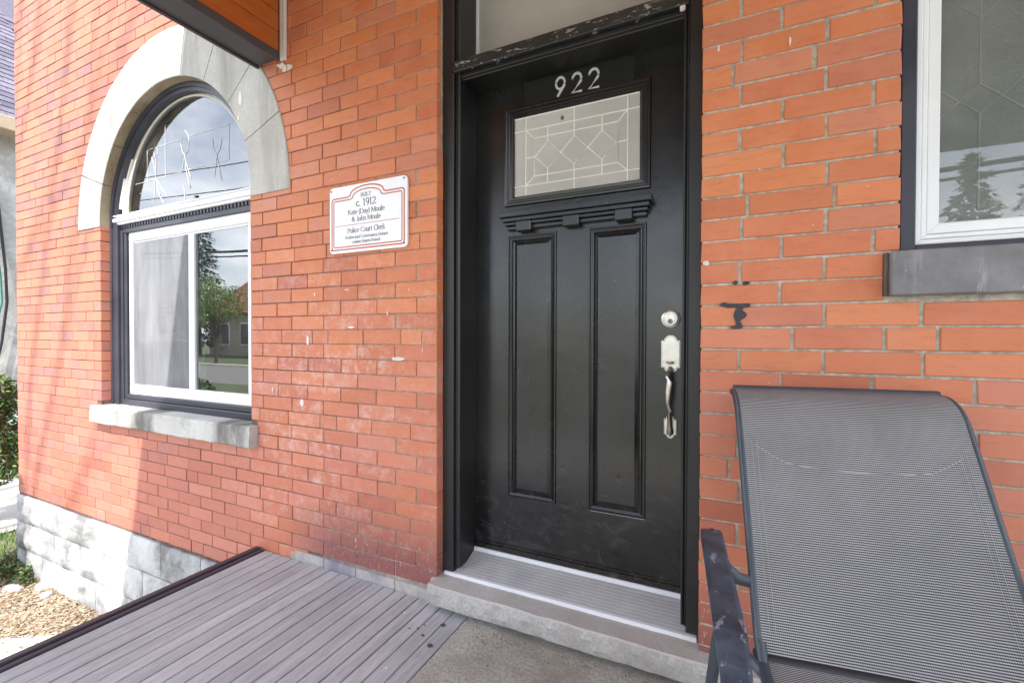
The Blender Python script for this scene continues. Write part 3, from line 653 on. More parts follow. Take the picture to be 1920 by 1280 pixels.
MB().add([(.51,.050,.30),(1.46,.050,.30),(1.46,.050,1.86),(.51,.050,1.86)], [(0,1,2,3)]).build('storm_pane', m_glass2, rwin)
MB().box(.50, 1.48, .096, .100, .29, 1.87).build('pebbled_pane', m_leadglass, rwin)
cm = MB(); hx = [[(.541,.885),(.577,.908),(.617,.868),(.659,.908)],[(.617,.868),(.617,.69),(.574,.65),(.617,.609),(.661,.648),(.617,.69)],[(.617,.609),(.617,.35)],[(.574,.65),(.53,.69)],[(.574,.65),(.53,.61)],[(.661,.648),(.703,.69)],[(.661,.648),(.703,.609)]]
for dz in (0, .40):
    for dx in (0, .172, .344, .516):
        for l in hx: cm.tube([(x+dx, .093, z+dz) for x, z in l], .0022, 5)
cm.build('came', m_came, rwin)

# ---- door and its frame
DY = .19
k_ = 1.76/1.72
def q(x, z): return x*k_, z*k_
frm = MB()
frm.bbox(-1.0975, -1.044, .043, .30, -1.006, 2.0, .003)          # left casing
frm.bbox(-1.044, -1.030, .058, .30, -.99, 2.0, .003); frm.bbox(-1.030, -1.018, .052, .30, -.985, 2.0, .003)
frm.bbox(-.118, -.0775, .043, .30, -.995, 2.0, .003); frm.bbox(-.128, -.118, .058, .30, -.985, 2.0, .003); frm.bbox(-.137, -.128, .052, .30, -.98, 2.0, .003)
frm.bbox(-1.044, -.118, .060, .30, 1.086, 1.102, .003)
frm.bbox(-1.044, -.118, .066, .30, 1.076, 1.088, .003)
frame = frm.build('door_frame', m_black, house, label='black painted door casing and jambs')
box('transom_rail', m_rail, frame, -1.0435, -.1185, .038, .20, 1.103, 1.150, b=.004)
MB().box(-1.018, -.137, .195, .200, 1.14, 2.0).build('transom_pane', m_transom, frame, label='dusty grey transom glass')
fr = MB(); fr.box(-1.018, -1.008, .186, .20, 1.14, 2.0); fr.build('glazing_bead', m_alu, frame)
MB().bbox(-.150, -.132, .036, .05, 1.085, 1.103, .004).build('putty_blob', m_chip, frame)
# threshold
th = MB(); n = 9; y0, y1, z0, z1 = .052, .172, -1.004, -.958
for i in range(n):
    a, b = i/n, (i+1)/n; ya, yb = y0+(y1-y0)*a, y0+(y1-y0)*b; za, zb = z0+(z1-z0)*a, z0+(z1-z0)*b
    th.add([(-1.04,ya,za),(-.122,ya,za),(-.122,yb-.002,zb),(-1.04,yb-.002,zb)], [(0,1,2,3)])
    th.add([(-1.04,yb-.002,zb),(-.122,yb-.002,zb),(-.122,yb-.002,zb+.0013),(-1.04,yb-.002,zb+.0013)], [(0,1,2,3)], 0)
    th.add([(-1.04,yb-.002,zb+.0013),(-.122,yb-.002,zb+.0013),(-.122,yb-.0008,zb+.0013),(-1.04,yb-.0008,zb+.0013)], [(0,1,2,3)], 1); th.add([(-1.04,yb-.0008,zb),(-.122,yb-.0008,zb),(-.122,yb,zb),(-1.04,yb,zb)], [(0,1,2,3)], 0)
th.add([(-1.04,y0,z0-.01),(-.122,y0,z0-.01),(-.122,y1,z0-.01),(-1.04,y1,z0-.01)], [(0,3,2,1)])
thr = th.build('door_threshold', [m_ribs, m_alu], house, label='ribbed grey aluminium door threshold with white edges')
MB().bbox(-1.085, -.083, .034, .056, -1.018, -1.001, .003).build('front_edge', m_alu, thr)
MB().bbox(-1.018, -.137, .170, .186, -.965, -.940, .003).build('rear_edge', m_alu, thr)
# slab of the door: stiles, rails and sunk panels
X0d, X1d, Z0d, Z1d = q(-.994,0)[0], q(-.111,0)[0], -.938, 1.079
gx0, gx1, gz0, gz1 = -.830, -.302, .592, .935
p1 = (-.860, -.635, -.697, .433); p2 = (-.501, -.276, -.696, .433)
d = MB()
cuts = [gx0-.044, gx1+.044]
def dbox(x0, x1, z0, z1, y0=DY): d.box(x0, x1, y0, DY+.04, z0, z1)
dbox(X0d, p1[0], Z0d, Z1d); dbox(p2[1], X1d, Z0d, Z1d); dbox(p1[0], p2[1], Z0d, p1[2]); dbox(p1[1], p2[0], p1[2], p1[3]); dbox(p1[0], p2[1], p1[3], gz0); dbox(p1[0], gx0, gz0, gz1); dbox(gx1, p2[1], gz0, gz1); dbox(p1[0], p2[1], gz1, Z1d)
door = d.build('door', m_door, house, label='glossy black panelled front door with leaded light')
def ogee(x0, x1, z0, z1, steps, parent, name='moulding', mat=None):
    m = MB()          # nested frames: list of (width, y)
    for (w, ya, yb) in steps:
        for poly in ([(x0,z0,ya),(x1,z0,ya),(x1-w,z0+w,yb),(x0+w,z0+w,yb)],[(x1,z0,ya),(x1,z1,ya),(x1-w,z1-w,yb),(x1-w,z0+w,yb)],[(x1,z1,ya),(x0,z1,ya),(x0+w,z1-w,yb),(x1-w,z1-w,yb)],[(x0,z1,ya),(x0,z0,ya),(x0+w,z0+w,yb),(x0+w,z1-w,yb)]):
            m.add([(a, y, b) for a, b, y in poly], [(0,1,2,3)])
        x0 += w; x1 -= w; z0 += w; z1 -= w
    m.build(name, mat or m_door, parent); return x0, x1, z0, z1
for p in (p1, p2):
    r_ = ogee(p[0], p[1], p[2], p[3], [(.003, DY, DY-.006), (.004, DY-.006, DY-.006), (.003, DY-.006, DY-.001), (.004, DY-.001, DY+.001), (.003, DY+.001, DY-.003), (.004, DY-.003, DY-.001), (.004, DY-.001, DY+.006), (.004, DY+.006, DY+.010), (.014, DY+.010, DY+.003), (.002, DY+.003, DY+.003)], door)
    MB().add([(r_[0],DY+.003,r_[2]),(r_[1],DY+.003,r_[2]),(r_[1],DY+.003,r_[3]),(r_[0],DY+.003,r_[3])], [(0,1,2,3)]).build('panel', m_door, door)
r_ = ogee(-.874, -.262, .556, .973, [(.003, DY, DY-.012), (.007, DY-.012, DY-.013), (.004, DY-.013, DY-.008), (.008, DY-.008, DY-.010), (.004, DY-.010, DY-.005), (.008, DY-.005, DY-.006), (.009, DY-.006, DY+.006)], door, 'light_frame')
MB().box(r_[0], r_[1], DY+.006, DY+.010, r_[2], r_[3]).build('frosted_pane', m_frost, door)
yl = DY+.0045; cm = MB()
xa, xb, za, zb = -.778, -.350, .639, .873; ia, ib, ja_, jb = -.740, -.387, .675, .834; c0, c1, c2 = -.679, -.5645, -.450; zm = .7555; dt, db = .812, .698
def seg(*p): cm.tube([(x, yl, z) for x, z in p], .0028, 6)
seg((xa,r_[2]),(xa,r_[3])); seg((xb,r_[2]),(xb,r_[3])); seg((r_[0],za),(r_[1],za)); seg((r_[0],zb),(r_[1],zb)); seg((ia,ja_),(ib,ja_),(ib,jb),(ia,jb),(ia,ja_))
seg((xa,za),(ia,ja_)); seg((xb,za),(ib,ja_)); seg((xa,zb),(ia,jb)); seg((xb,zb),(ib,jb)); seg((xa,zm),(ia,zm)); seg((xb,zm),(ib,zm))
seg((c1,r_[2]),(c1,db)); seg((c1,r_[3]),(c1,dt)); seg((c0,za),(c0,db)); seg((c0,dt),(c0,zb)); seg((c2,za),(c2,db)); seg((c2,dt),(c2,zb))
hw_ = .0575
for c in (c0, c1, c2): seg((c-hw_,zm),(c,dt),(c+hw_,zm),(c,db),(c-hw_,zm))
seg((r_[0]+.001,r_[3]-.002),(r_[1],r_[3]-.002))
cm.build('came', m_came, door)
flat('stain', m_bark, chipshape(-.615, .895, .009, .012, 3), DY+.0055, door)
# dentil shelf
sh = MB(); sh.bbox(-.876, -.250, DY-.062, DY, .498, .520, .002); sh.bbox(-.866, -.260, DY-.048, DY, .482, .4975, .002); sh.bbox(-.860, -.266, DY-.036, DY, .468, .4815, .003); sh.bbox(-.855, -.272, DY-.022, DY, .452, .4675, .003)
shelf = sh.build('shelf', m_door, door)
for c in (-.770, -.5645, -.356): MB().bbox(c-.034, c+.034, DY-.044, DY-.01, .440, .4815, .003).build('dentil', m_door, door)
kb = MB(); kb.bbox(X0d, X1d, DY-.012, DY, -.944, -.918, .003); kb.bbox(X0d, X1d, DY-.006, DY, -.918, -.908, .002); kb.build('weather_bar', m_door, door)
flat('number_patch', m_patch, [(-.78,.976),(-.33,.976),(-.318,1.03),(-.33,1.074),(-.785,1.074)], DY-.0005, door)
# lettering helper
def text(s, x, z, size, y, mat, parent, name, sx=1.0, extr=.001, off=0.0, align='CENTER', per=False, **k):
    cu = bpy.data.curves.new('t', 'FONT'); cu.body = s; cu.size = size; cu.align_x = align; cu.extrude = extr; cu.offset = off; cu.resolution_u = 3
    o = bpy.data.objects.new('t', cu); C.objects.link(o); dg = bpy.context.evaluated_depsgraph_get(); me = bpy.data.meshes.new_from_object(o.evaluated_get(dg)); bpy.data.objects.remove(o, do_unlink=True)
    for v in me.vertices: v.co = Vector((v.co.x*sx, -v.co.z, v.co.y))
    me.materials.clear(); me.materials.append(mat); me.name = name
    return place(name, me, Vector((x, y, z+ZC)), parent, **k)
def digit_strokes(ch):
    if ch == '9':
        c = [(.5+.30*math.sin(a), .68+.30*math.cos(a)) for a in [i*2*math.pi/20 for i in range(21)]]
        return [c, [(.775,.56),(.30,.0)]]
    a = [(.5+.30*math.cos(R(t)), .69+.29*math.sin(R(t))) for t in range(175, -40, -15)]
    return [a+[(.19,.02),(.85,.02)]]
for i, ch in enumerate('922'):
    m = MB(); x0 = -.652+i*.0695
    for st in digit_strokes(ch):
        if len(st) > 12 and ch == '9': st = st[:-1]+[st[0]]
        m.tube([(x0+a*.062, DY-.004, .979+b*.078) for a, b in st], .0055, 6, sq=(.9, 1))
    m.build('digit', m_number, door)
# deadbolt and handle set
HX = -.1875
def disc(m, cx, cz, prof, n=28, mi=0):
    b = len(m.v)
    for r0, y in prof:
        for i in range(n): a = 2*math.pi*i/n; m.v.append((cx+r0*math.cos(a), y, cz+r0*math.sin(a)))
    for j in range(len(prof)-1):
        for i in range(n): m.f.append((b+j*n+i, b+j*n+(i+1)%n, b+(j+1)*n+(i+1)%n, b+(j+1)*n+i)); m.mi.append(mi)
    m.f.append(tuple(b+(len(prof)-1)*n+i for i in range(n))); m.mi.append(mi)
m = MB(); disc(m, HX, .066, [(.034,DY),(.034,DY-.003),(.031,DY-.005),(.0265,DY-.006),(.0255,DY-.022),(.0245,DY-.024),(.022,DY-.024),(.021,DY-.026),(.018,DY-.026),(.017,DY-.028)])
db_ = m.build('deadbolt', m_nickel, door); smooth_by(db_, 30)
m = MB(); disc(m, HX, .056, [(.0095,DY-.0275),(.009,DY-.0295),(.0075,DY-.0295),(.007,DY-.0285)]); m.build('key_cylinder', m_ribs, door)
MB().box(HX-.0012, HX+.0012, DY-.0305, DY-.0285, .050, .062).build('keyway', m_dark, door)
def escutcheon(cz, w, h, lobe):
    pts = []
    for sx, sz in ((1,1),(-1,1),(-1,-1),(1,-1)):
        seq = [(w, h-lobe*1.45), (w, h-lobe*1.0), (w-lobe*.12, h-lobe*.80), (w-lobe*.42, h-lobe*.78), (w-lobe*.55, h-lobe*.45), (w-lobe*.95, h-lobe*.1), (w*.15, h), ]
        seq = [(sx*a, sz*b) for a, b in seq]
        pts += seq if sx*sz > 0 else seq[::-1]
    return [(HX+a, cz+b) for a, b in pts]
plate = None
for cz, w, h, lb in ((-.0645,.0345,.0705,.024), (-.3335,.0235,.044,.017)):
    P = escutcheon(cz, w, h, lb); P2 = [(HX+(a-HX)*.90, cz+(b-cz)*.93) for a, b in P]
    pl = MB(); pl.prism(P, DY-.005, DY, .0015); pl.prism(P2, DY-.0075, DY-.004, .0015); pl.build('handle_plate', m_nickel, door)
m = MB(); pts = [(0,-.122,-.004),(0,-.127,-.022),(0,-.134,-.040),(0,-.146,-.050),(0,-.165,-.053),(0,-.195,-.053),(0,-.235,-.050),(0,-.27,-.043),(0,-.295,-.034),(0,-.315,-.026),(0,-.335,-.018),(0,-.350,-.014),(0,-.356,-.010)]
rr = [.013,.0115,.0115,.013,.0145,.0145,.0115,.0095,.0085,.0085,.0105,.013,.012]
m.tube([(HX+a, DY+c, b) for a, b, c in pts], rr, 14); g = m.build('handle', m_nickel, door); smooth_by(g, 50)
m = MB(); m.tube([(HX-.013,DY-.030,-.092),(HX-.006,DY-.033,-.096),(HX+.006,DY-.033,-.096),(HX+.013,DY-.030,-.092)], [.003,.004,.004,.003], 8); m.tube([(HX,DY-.005,-.094),(HX,DY-.032,-.098)], .0045, 8); m.build('thumb_latch', m_nickel, door)
m = MB(); disc(m, HX, -.3665, [(.004,DY-.008),(.004,DY-.0095),(.0025,DY-.010)], 10); m.build('screw', m_ribs, door)

# ------------------------------------------------------------------ heritage plaque
PX0, PX1, PZ0, PZ1 = -1.6985, -1.2425, .384, .692
def rrect(x0, x1, z0, z1, r_, n=6):
    P = []
    for cx, cz, a in ((x1-r_,z1-r_,0),(x0+r_,z1-r_,90),(x0+r_,z0+r_,180),(x1-r_,z0+r_,270)):
        P += [(cx+r_*math.cos(R(a+90*i/n)), cz+r_*math.sin(R(a+90*i/n))) for i in range(n+1)]
    return P
plq = MB().prism(rrect(PX0, PX1, PZ0, PZ1, .02), -.012, -.003, .001).build('heritage_plaque', m_plaque, None, base=True, label='white heritage plaque with orange border screwed to the brick beside the door', cat='plaque')
def ribbon(pts, w, y=-.0128):
    m = MB(); n = len(pts); L = []
    for i in range(n):
        a, b, c = Vector(pts[i-1]), Vector(pts[i]), Vector(pts[(i+1)%n]); e1 = (b-a).normalized(); e2 = (c-b).normalized()
        nn = (Vector((-e1.y,e1.x))+Vector((-e2.y,e2.x))); nn = nn.normalized()/max(.4, nn.normalized().dot(Vector((-e1.y,e1.x)))); L.append((b-nn*w/2, b+nn*w/2))
    for a, b in L: m.v += [(a.x,y,a.y),(b.x,y,b.y)]
    for i in range(n): j = (i+1)%n; m.f.append((i*2, j*2, j*2+1, i*2+1)); m.mi.append(0)
    return m
def border(ins, r_, arch0, arch1, bul):
    x0, x1, z0, z1 = PX0+ins, PX1-ins, PZ0+ins, PZ1-ins-.038; cx = (PX0+PX1)/2; P = []
    P += [(x0+r_-r_*math.cos(R(a)), z0+r_-r_*math.sin(R(a))) for a in (0,30,60,90)]
    P += [(x1-r_+r_*math.sin(R(a)), z0+r_-r_*math.cos(R(a))) for a in (0,30,60,90)]
    P += [(x1-r_+r_*math.cos(R(a)), z1-r_+r_*math.sin(R(a))) for a in (0,30,60,90)]
    P += [(cx+arch0, z1), (cx+arch1, z1+.006)]
    P += [(cx+(arch1)*math.cos(R(t)), z1+.008+bul*math.sin(R(t))) for t in range(12, 180, 12)]
    P += [(cx-arch1, z1+.006), (cx-arch0, z1)]
    P += [(x0+r_-r_*math.sin(R(a)), z1-r_+r_*math.cos(R(a))) for a in (0,30,60,90)]
    return P
ribbon(border(.0155, .012, .112, .098, .034), .0062).build('border_line', m_rust, plq)
ribbon(border(.0275, .008, .098, .084, .030), .0052).build('border_line', m_rust, plq)
cxp = (PX0+PX1)/2
MB().box(cxp-.19, cxp+.185, -.0132, -.012, .5085, .5105).build('divider_line', m_rust, plq)
def E(cx, cy, rx, ry, a0, a1, n=10): return [(cx+rx*math.cos(R(a0+(a1-a0)*i/n)), cy+ry*math.sin(R(a0+(a1-a0)*i/n))) for i in range(n+1)]
GL = {'B':(7,[[(1,0),(1,9)],[(1,9),(3.5,9)]+E(3.6,6.9,1.9,2.1,90,-90)+[(1,4.8)],[(3.6,4.8)]+E(3.8,2.4,2.3,2.4,90,-90)+[(1,0)]]),
'U':(7.6,[[(1,9),(1,3)]+E(3.7,2.8,2.7,2.9,180,360)+[(6.4,9)]]),'I':(2.6,[[(1.2,0),(1.2,9)]]),'L':(6.2,[[(1,9),(1,0)],[(1,.2),(5.3,.2),(5.8,2)]]),
'T':(6.6,[[(3.2,0),(3.2,9)],[(.2,7.2),(.4,8.8),(6,8.8),(6.2,7.2)]]),'c':(4.8,[E(2.8,3,2.2,3,40,320)]),'.':(2.4,[[(1,0),(1,.8)]]),
'1':(4.5,[[(2.2,0),(2.2,9),(.6,7.8)]]),'9':(5.4,[E(2.6,6.2,2.1,2.7,0,360,14),[(4.7,6.2)]+E(1.2,5.2,3.5,5.2,10,-75,6)]),'2':(5.4,[E(2.5,6.6,2,2.4,170,-25)+[(.5,.3),(4.8,.3),(5.1,1.5)]]),
'K':(7.4,[[(1,0),(1,9)],[(6,9),(1.2,4)],[(2.8,5.4),(6.6,0)]]),'a':(5,[[(.8,4.9)]+E(2.5,4.4,1.6,1.6,150,0)+[(4.1,.8),(4.9,.2)],E(2.3,1.7,1.8,1.7,50,320)]),
't':(3.4,[[(1.5,8),(1.5,1),(2.2,.2),(3.2,.6)],[(.2,6),(3.1,6)]]),'e':(5,[[(.7,3.4),(4.4,3.4)]+E(2.6,3.2,2,2.8,10,315)]),
'(':(3.2,[E(4.6,3.6,3.6,6.4,125,235)]),')':(3.2,[E(-1.6,3.6,3.6,6.4,55,-55)]),'D':(7.6,[[(1,0),(1,9)],[(1,9),(2.8,9)]+E(3,4.5,3.8,4.5,90,-90)+[(1,0)]]),
'y':(5.2,[[(.5,6),(2.8,.2)],[(4.8,6),(1.8,-2.2),(.5,-2.4)]]),'M':(9.4,[[(1,0),(1,9),(4.7,1),(8.2,9),(8.2,0)]]),'o':(5.4,[E(2.7,3,2.2,3,0,360,14)]),
'u':(5.6,[[(1,6),(1,1.6)]+E(2.4,1.5,1.4,1.4,180,300)+[(4.4,1.6)],[(4.4,6),(4.4,0)]]),'l':(2.4,[[(1,0),(1,9.4)]]),
'&':(8,[[(7.4,4.6),(4.6,.4),(2.6,-.1),(.8,1.4),(1.2,3.4),(4,5.6),(4.6,7.6),(3.4,9),(2,7.6),(2.6,5.4),(6.6,.3),(7.6,.6)]]),
'J':(4.2,[[(2.8,9),(2.8,1),(1.8,-1),(.4,-.6)]]),'h':(5.6,[[(1,0),(1,9.4)],[(1,4.6)]+E(2.8,4.4,1.6,1.6,150,0)+[(4.4,0)]]),'n':(5.6,[[(1,0),(1,6)],[(1,4.6)]+E(2.8,4.4,1.6,1.6,150,0)+[(4.4,0)]]),
'P':(6,[[(1,0),(1,9)],[(1,9),(3.2,9)]+E(3.4,6.6,1.9,2.4,90,-90)+[(1,4.2)]]),'i':(2.4,[[(1,0),(1,6)],[(1,8),(1,8.8)]]),'C':(7,[E(4,4.5,3.3,4.6,45,315,12)]),
'r':(3.8,[[(1,0),(1,6)],[(1,4.4),(2.2,5.9),(3.4,5.6)]]),'k':(5.4,[[(1,0),(1,9.4)],[(4.4,6),(1.2,3)],[(2.2,3.8),(5,0)]]),'A':(7.4,[[(.4,0),(3.6,9.2),(6.8,0)],[(1.8,3.2),(5.6,3.2)]]),
's':(4.2,[[(3.4,4.8),(2.2,6),(.8,5),(1,3.8),(3,2.4),(3.4,1),(2,0),(.7,.9)]]),'v':(5.2,[[(.5,6),(2.7,0),(4.7,6)]]),'O':(7.8,[E(3.9,4.5,3.3,4.6,0,360,16)]),
'd':(5.6,[E(2.4,3,1.8,2.9,0,360,14),[(4.4,9.4),(4.4,0)]]),'R':(6.8,[[(1,0),(1,9)],[(1,9),(3.2,9)]+E(3.4,6.8,1.9,2.2,90,-90)+[(1,4.6)],[(3.4,4.6),(6.4,0)]]),
'g':(5.2,[E(2.5,4,1.8,2,0,360,12),[(1.4,2.2),(1,1),(4,.4),(4.6,-1),(2.6,-2.6),(.6,-1.6),(1.2,-.1)]]),' ':(3,[])}
def ptxt(s, z, size, sx=.82):
    k = size*.072; kx = k*sx*1.02; wd = sum(GL[c][0] for c in s)*kx; x = cxp-.004-wd/2; m = MB(); y = -.0127
    for c in s:
        for st in GL[c][1]:
            P = [Vector((x+a*kx, z+b*k)) for a, b in st]
            for a, b in zip(P, P[1:]):
                d = b-a
                if d.length < 1e-6: continue
                d.normalize(); hw = k*(.30+.32*abs(d.y)); nn_ = Vector((-d.y, d.x))*hw; a2 = a-d*hw*.4; b2 = b+d*hw*.4
                m.add([(q_.x, y, q_.y) for q_ in (a2-nn_, b2-nn_, b2+nn_, a2+nn_)], [(0,1,2,3)])
            for (e, o_) in ((st[0], st[1]), (st[-1], st[-2])):       # serifs on upright ends
                if abs(e[0]-o_[0]) < .2*abs(e[1]-o_[1]) and abs(e[1]-o_[1]) > 1.2 and e[1] in (0, 6, 9, 9.4):
                    m.add([(x+(e[0]-1.25)*kx, y, z+(e[1]-.28)*k), (x+(e[0]+1.25)*kx, y, z+(e[1]-.28)*k), (x+(e[0]+1.25)*kx, y, z+(e[1]+.28)*k), (x+(e[0]-1.25)*kx, y, z+(e[1]+.28)*k)], [(0,1,2,3)])
        x += GL[c][0]*kx
    m.build('lettering', m_ink, plq)
ptxt('BUILT', .631, .026, 1.05); ptxt('c. 1912', .590, .048, 1.12); ptxt('Kate (Day) Moule', .5560, .0335, 1.12); ptxt('& John Moule', .5235, .0335, 1.12); ptxt('Police Court Clerk', .473, .0335, 1.12); ptxt('Architectural Conservancy Ontario', .4465, .0205, 1.10); ptxt('London Region Branch', .4245, .0205, 1.10)
for x, z in ((PX0+.011,PZ1-.016),(PX1-.017,PZ1-.012),(PX0+.012,PZ0+.016),(PX1-.017,PZ0+.017)):
    m = MB(); disc(m, x, z, [(.004,-.012),(.0035,-.0145),(.001,-.0148)], 10); m.build('screw', m_dark, plq)

# ------------------------------------------------------------------ porch floor
deck = thing('porch_deck', (-1.6, -1.4, -1.92), 'weathered grey board porch deck with dark plum edge in front of the brick wall', 'deck')
DR = random.Random(4); x = -2.172; YD = -2.75
bx = [-2.172,-2.101,-2.035,-1.969,-1.902,-1.836,-1.774,-1.708,-1.639,-1.575,-1.510,-1.443,-1.377,-1.311,-1.249,-1.186,-1.124,-1.062,-.994,-.925]
for i in range(len(bx)-1):
    dz = DR.uniform(-.0015, .0012); y1 = -.004
    MB().bbox(bx[i]+.0023+DR.uniform(0,.0006), bx[i+1]-.0023, YD, y1-DR.uniform(0,.004), DECKZ-.028+dz, DECKZ+dz, .0022).build('board', m_deck, deck)
MB().bbox(-2.238, -2.205, YD-.02, -.008, DECKZ-.19, DECKZ+.012, .004).build('edge_board', m_trim, deck)
MB().bbox(-2.203, -2.176, YD-.02, -.010, DECKZ-.04, DECKZ+.004, .004).build('edge_strip', m_trim, deck)
MB().bbox(-2.20, -.93, YD-.021, YD-.001, DECKZ-.19, DECKZ-.004, .003).build('edge_board', m_trim, deck)
jm = MB()
for y in (-.5, -1.1, -1.7, -2.3): jm.box(-2.19, -.93, y-.02, y+.02, -1.92+.45, DECKZ-.031)
for y in (-.5, -1.4, -2.3): jm.box(-2.19, -2.10, y-.045, y+.045, -1.92, -1.92+.45)
jm.build('joist', m_trim, deck)
for px_, py_ in ((-.975,-.115),(-.935,-.19)):     # flakes of teal paint
    MB().prism(chipshape(0,0,.012,.008,px_*50), 0, .001).v
def flake(x, y, r_, mat, name, seed, z=DECKZ):
    P = chipshape(x, y, r_, r_*.8, seed); m = MB(); n = len(P); m.add([(a, b, z+.0035) for a, b in P]+[(a, b, z+.0005) for a, b in P], [tuple(range(n))]+[(i, n+i, n+(i+1)%n, (i+1)%n) for i in range(n)]); return m.build(name, mat, deck)
m_teal = paint('teal_flake', (.03,.07,.09), .6, .3, 30, .4)
for a in ((-.985,-.118,.013,1),(-.962,-.235,.014,2),(-1.06,-.175,.007,3),(-1.05,-.15,.005,4),(-1.09,-.19,.004,5),(-1.02,-.2,.008,8)): flake(a[0], a[1], a[2], m_teal if a[3] < 3 else m_bark, 'paint_flake', a[3])
for a in ((-1.17,-.12),(-1.03,-.39)): flake(a[0], a[1], .004, m_plaque, 'paint_flake', a[0]*10)
# concrete landing
ld = MB(); nx, ny = 60, 50; xs0, xs1, ys0, ys1 = -.922, 2.4, YD, .05
for i in range(nx+1):
    for j in range(ny+1):
        xx = xs0+(xs1-xs0)*(i/nx); yy = ys0+(ys1-ys0)*j/ny
        ld.v.append((xx+(mnoise.noise(Vector((0, yy*22, 1)))*.004 if i == 0 else 0), yy, DECKZ+.001+mnoise.noise(Vector((xx*6, yy*6, 3)))*.003))
ld.f = [(i*(ny+1)+j, (i+1)*(ny+1)+j, (i+1)*(ny+1)+j+1, i*(ny+1)+j+1) for i in range(nx) for j in range(ny)]; ld.mi = [0]*len(ld.f)
ld.box(xs0+.002, xs1, ys0, ys1, -1.92, DECKZ-.01)
ld.build('concrete_landing', m_concrete, kind='structure')
# grit and small debris along the step
lf = MB(); LR = random.Random(3)
for i in range(420):
    xx = LR.uniform(-.9, .35); yy = -.072-abs(LR.gauss(0, .035)) if i < 300 else LR.uniform(-1.2, -.1); s_ = LR.uniform(.0005, .0017)
    lf.box(xx-s_, xx+s_, yy-s_, yy+s_, DECKZ, DECKZ+.002+s_*1.3, LR.choice((0,0,1,2)))
lf.build('grit', [m_bark, m_chips[2], m_path], kind='stuff')
LS = thing('dry_leaf', (.02, -.13, DECKZ), 'crumpled orange brown dry leaf on the concrete beside the chair arm', 'leaf')
m = MB(); K = 8
for i in range(K+1):
    for j, s_ in enumerate((-1, 0, 1)):
        w = .026*math.sin(math.pi*(i+.3)/(K+.6)); m.v.append((-.02+.10*i/K, -.125+s_*w+.02*i/K, DECKZ+.006+.012*abs(s_)+.005*math.sin(i*2.1+s_)))
m.f = [(i*3+j, (i+1)*3+j, (i+1)*3+j+1, i*3+j+1) for i in range(K) for j in range(2)]; m.mi = [0]*16; m.build('blade', paint('dry_leaf', (.45,.20,.07), .7, .3, 30, .3), LS)

# ------------------------------------------------------------------ porch roof
roof = thing('porch_roof', (-.2, -1.4, 1.38), 'porch roof gable wall of varnished cedar boards over a charcoal beam', 'porch roof')
bm_ = MB(); bm_.bbox(-2.205, -2.046, -3.0, -.012, 1.392, 1.56, .004); bm_.bbox(-2.214, -2.196, -3.0, -.010, 1.381, 1.60, .003); bm_.bbox(-2.058, -2.040, -3.0, -.010, 1.381, 1.42, .003)
bm_.build('beam', m_beam, roof, label='charcoal painted beam above the round-headed window')
for z in [1.424+.098*i for i in range(15)]:
    m = MB(); m.bbox(-2.056, -2.041, -2.98, -.016, z+.0015, z+.0965, .004); m.bbox(-2.054, -2.0385, -2.98, -.017, z+.044, z+.0465+.004, .002); m.build('plank', m_cedar, roof)
MB().box(-2.20, -2.06, -2.98, -.012, 1.56, 2.9).build('gable_core', m_beam, roof)
MB().bbox(-2.036, -1.998, -.018, -.002, 1.378, 2.9, .003).build('trim_strip', m_wtrim, roof)
MB().bbox(-2.04, 2.5, -3.0, -2.82, 1.45, 1.75, .004).build('beam', m_beam, roof)
MB().bbox(-2.04, 2.5, -2.98, -2.94, 1.75, 2.88, .004).build('sun_block_board', m_beam, roof)  # unseen board added to block sun coming in above the front beam
m_bounceceil = wood('bounce_ceiling_wood', (.80,.42,.16), (.88,.52,.22), (.55,.25,.08), 'x', .4, .1, 14)  # unseen ceiling, colour raised so its orange bounce brightens the upper wall
for i in range(30):
    y = -3.0+i*.1; m = MB(); m.bbox(-2.03, 2.5, y+.0015, y+.0985, 2.88, 2.895, .004); m.build('unseen_bounce_plank', m_bounceceil, roof)
rf = MB(); rf.box(-2.6, 2.8, -3.15, -.002, 2.93, 3.0); rf.build('roof_deck', m_beam, roof)
MB().box(-2.60, -2.58, -3.15, -.004, 2.86, 2.93).build('fascia', m_beam, roof)
for x in (-2.12, 2.35):
    m = MB(); m.bbox(x-.07, x+.07, -2.70, -2.56, DECKZ+.001, 1.39 if x < 0 else 1.47, .006); m.build('post', m_beam, roof)
# peeling scrap where the beam meets the wall
for a_ in ((-2.03,1.352,.020,.018,5),(-2.005,1.335,.012,.022,6),(-2.055,1.362,.014,.008,7)): MB().prism(chipshape(*a_), -.014, -.009, .001).build('peeling_scrap', m_chip, roof)

# ------------------------------------------------------------------ patio chair (local frame: x across, y towards the back, z up)
chx = bpy.data.objects.new('patio_chair', None); C.objects.link(chx)
CO = Vector((.068, -.4830, DECKZ+ZC)); chx.location = CO; chx.rotation_euler = (0, 0, R(7.96)); tag(chx, 'grey woven sling patio chair with slate metal frame backed to the brick wall', 'chair')
def cpart(m, name, mat, smooth=True, **k):
    me = bpy.data.meshes.new(name); me.from_pydata([(x_*.96, y_*.96, max(0, z_*.96+.0448 if z_ > .01 else 0)) for x_, y_, z_ in m.v], [], m.f); me.materials.append(mat)
    if m.uv:
        l = me.uv_layers.new(name='UVMap')
        for lp in me.loops: l.data[lp.index].uv = m.uv[lp.vertex_index]
    o = bpy.data.objects.new(name, me); C.objects.link(o); o.parent = chx
    if smooth: smooth_by(o, 50)
    return tag(o, **k)
CW = .50; SZ = .440
prof = [(0+.492*s_, SZ+.870*s_) for s_ in [i*.534/24 for i in range(25)]]
c0_ = (prof[-1][0]+.12*.870, prof[-1][1]-.12*.492); a0_ = math.atan2(.492, -.870)
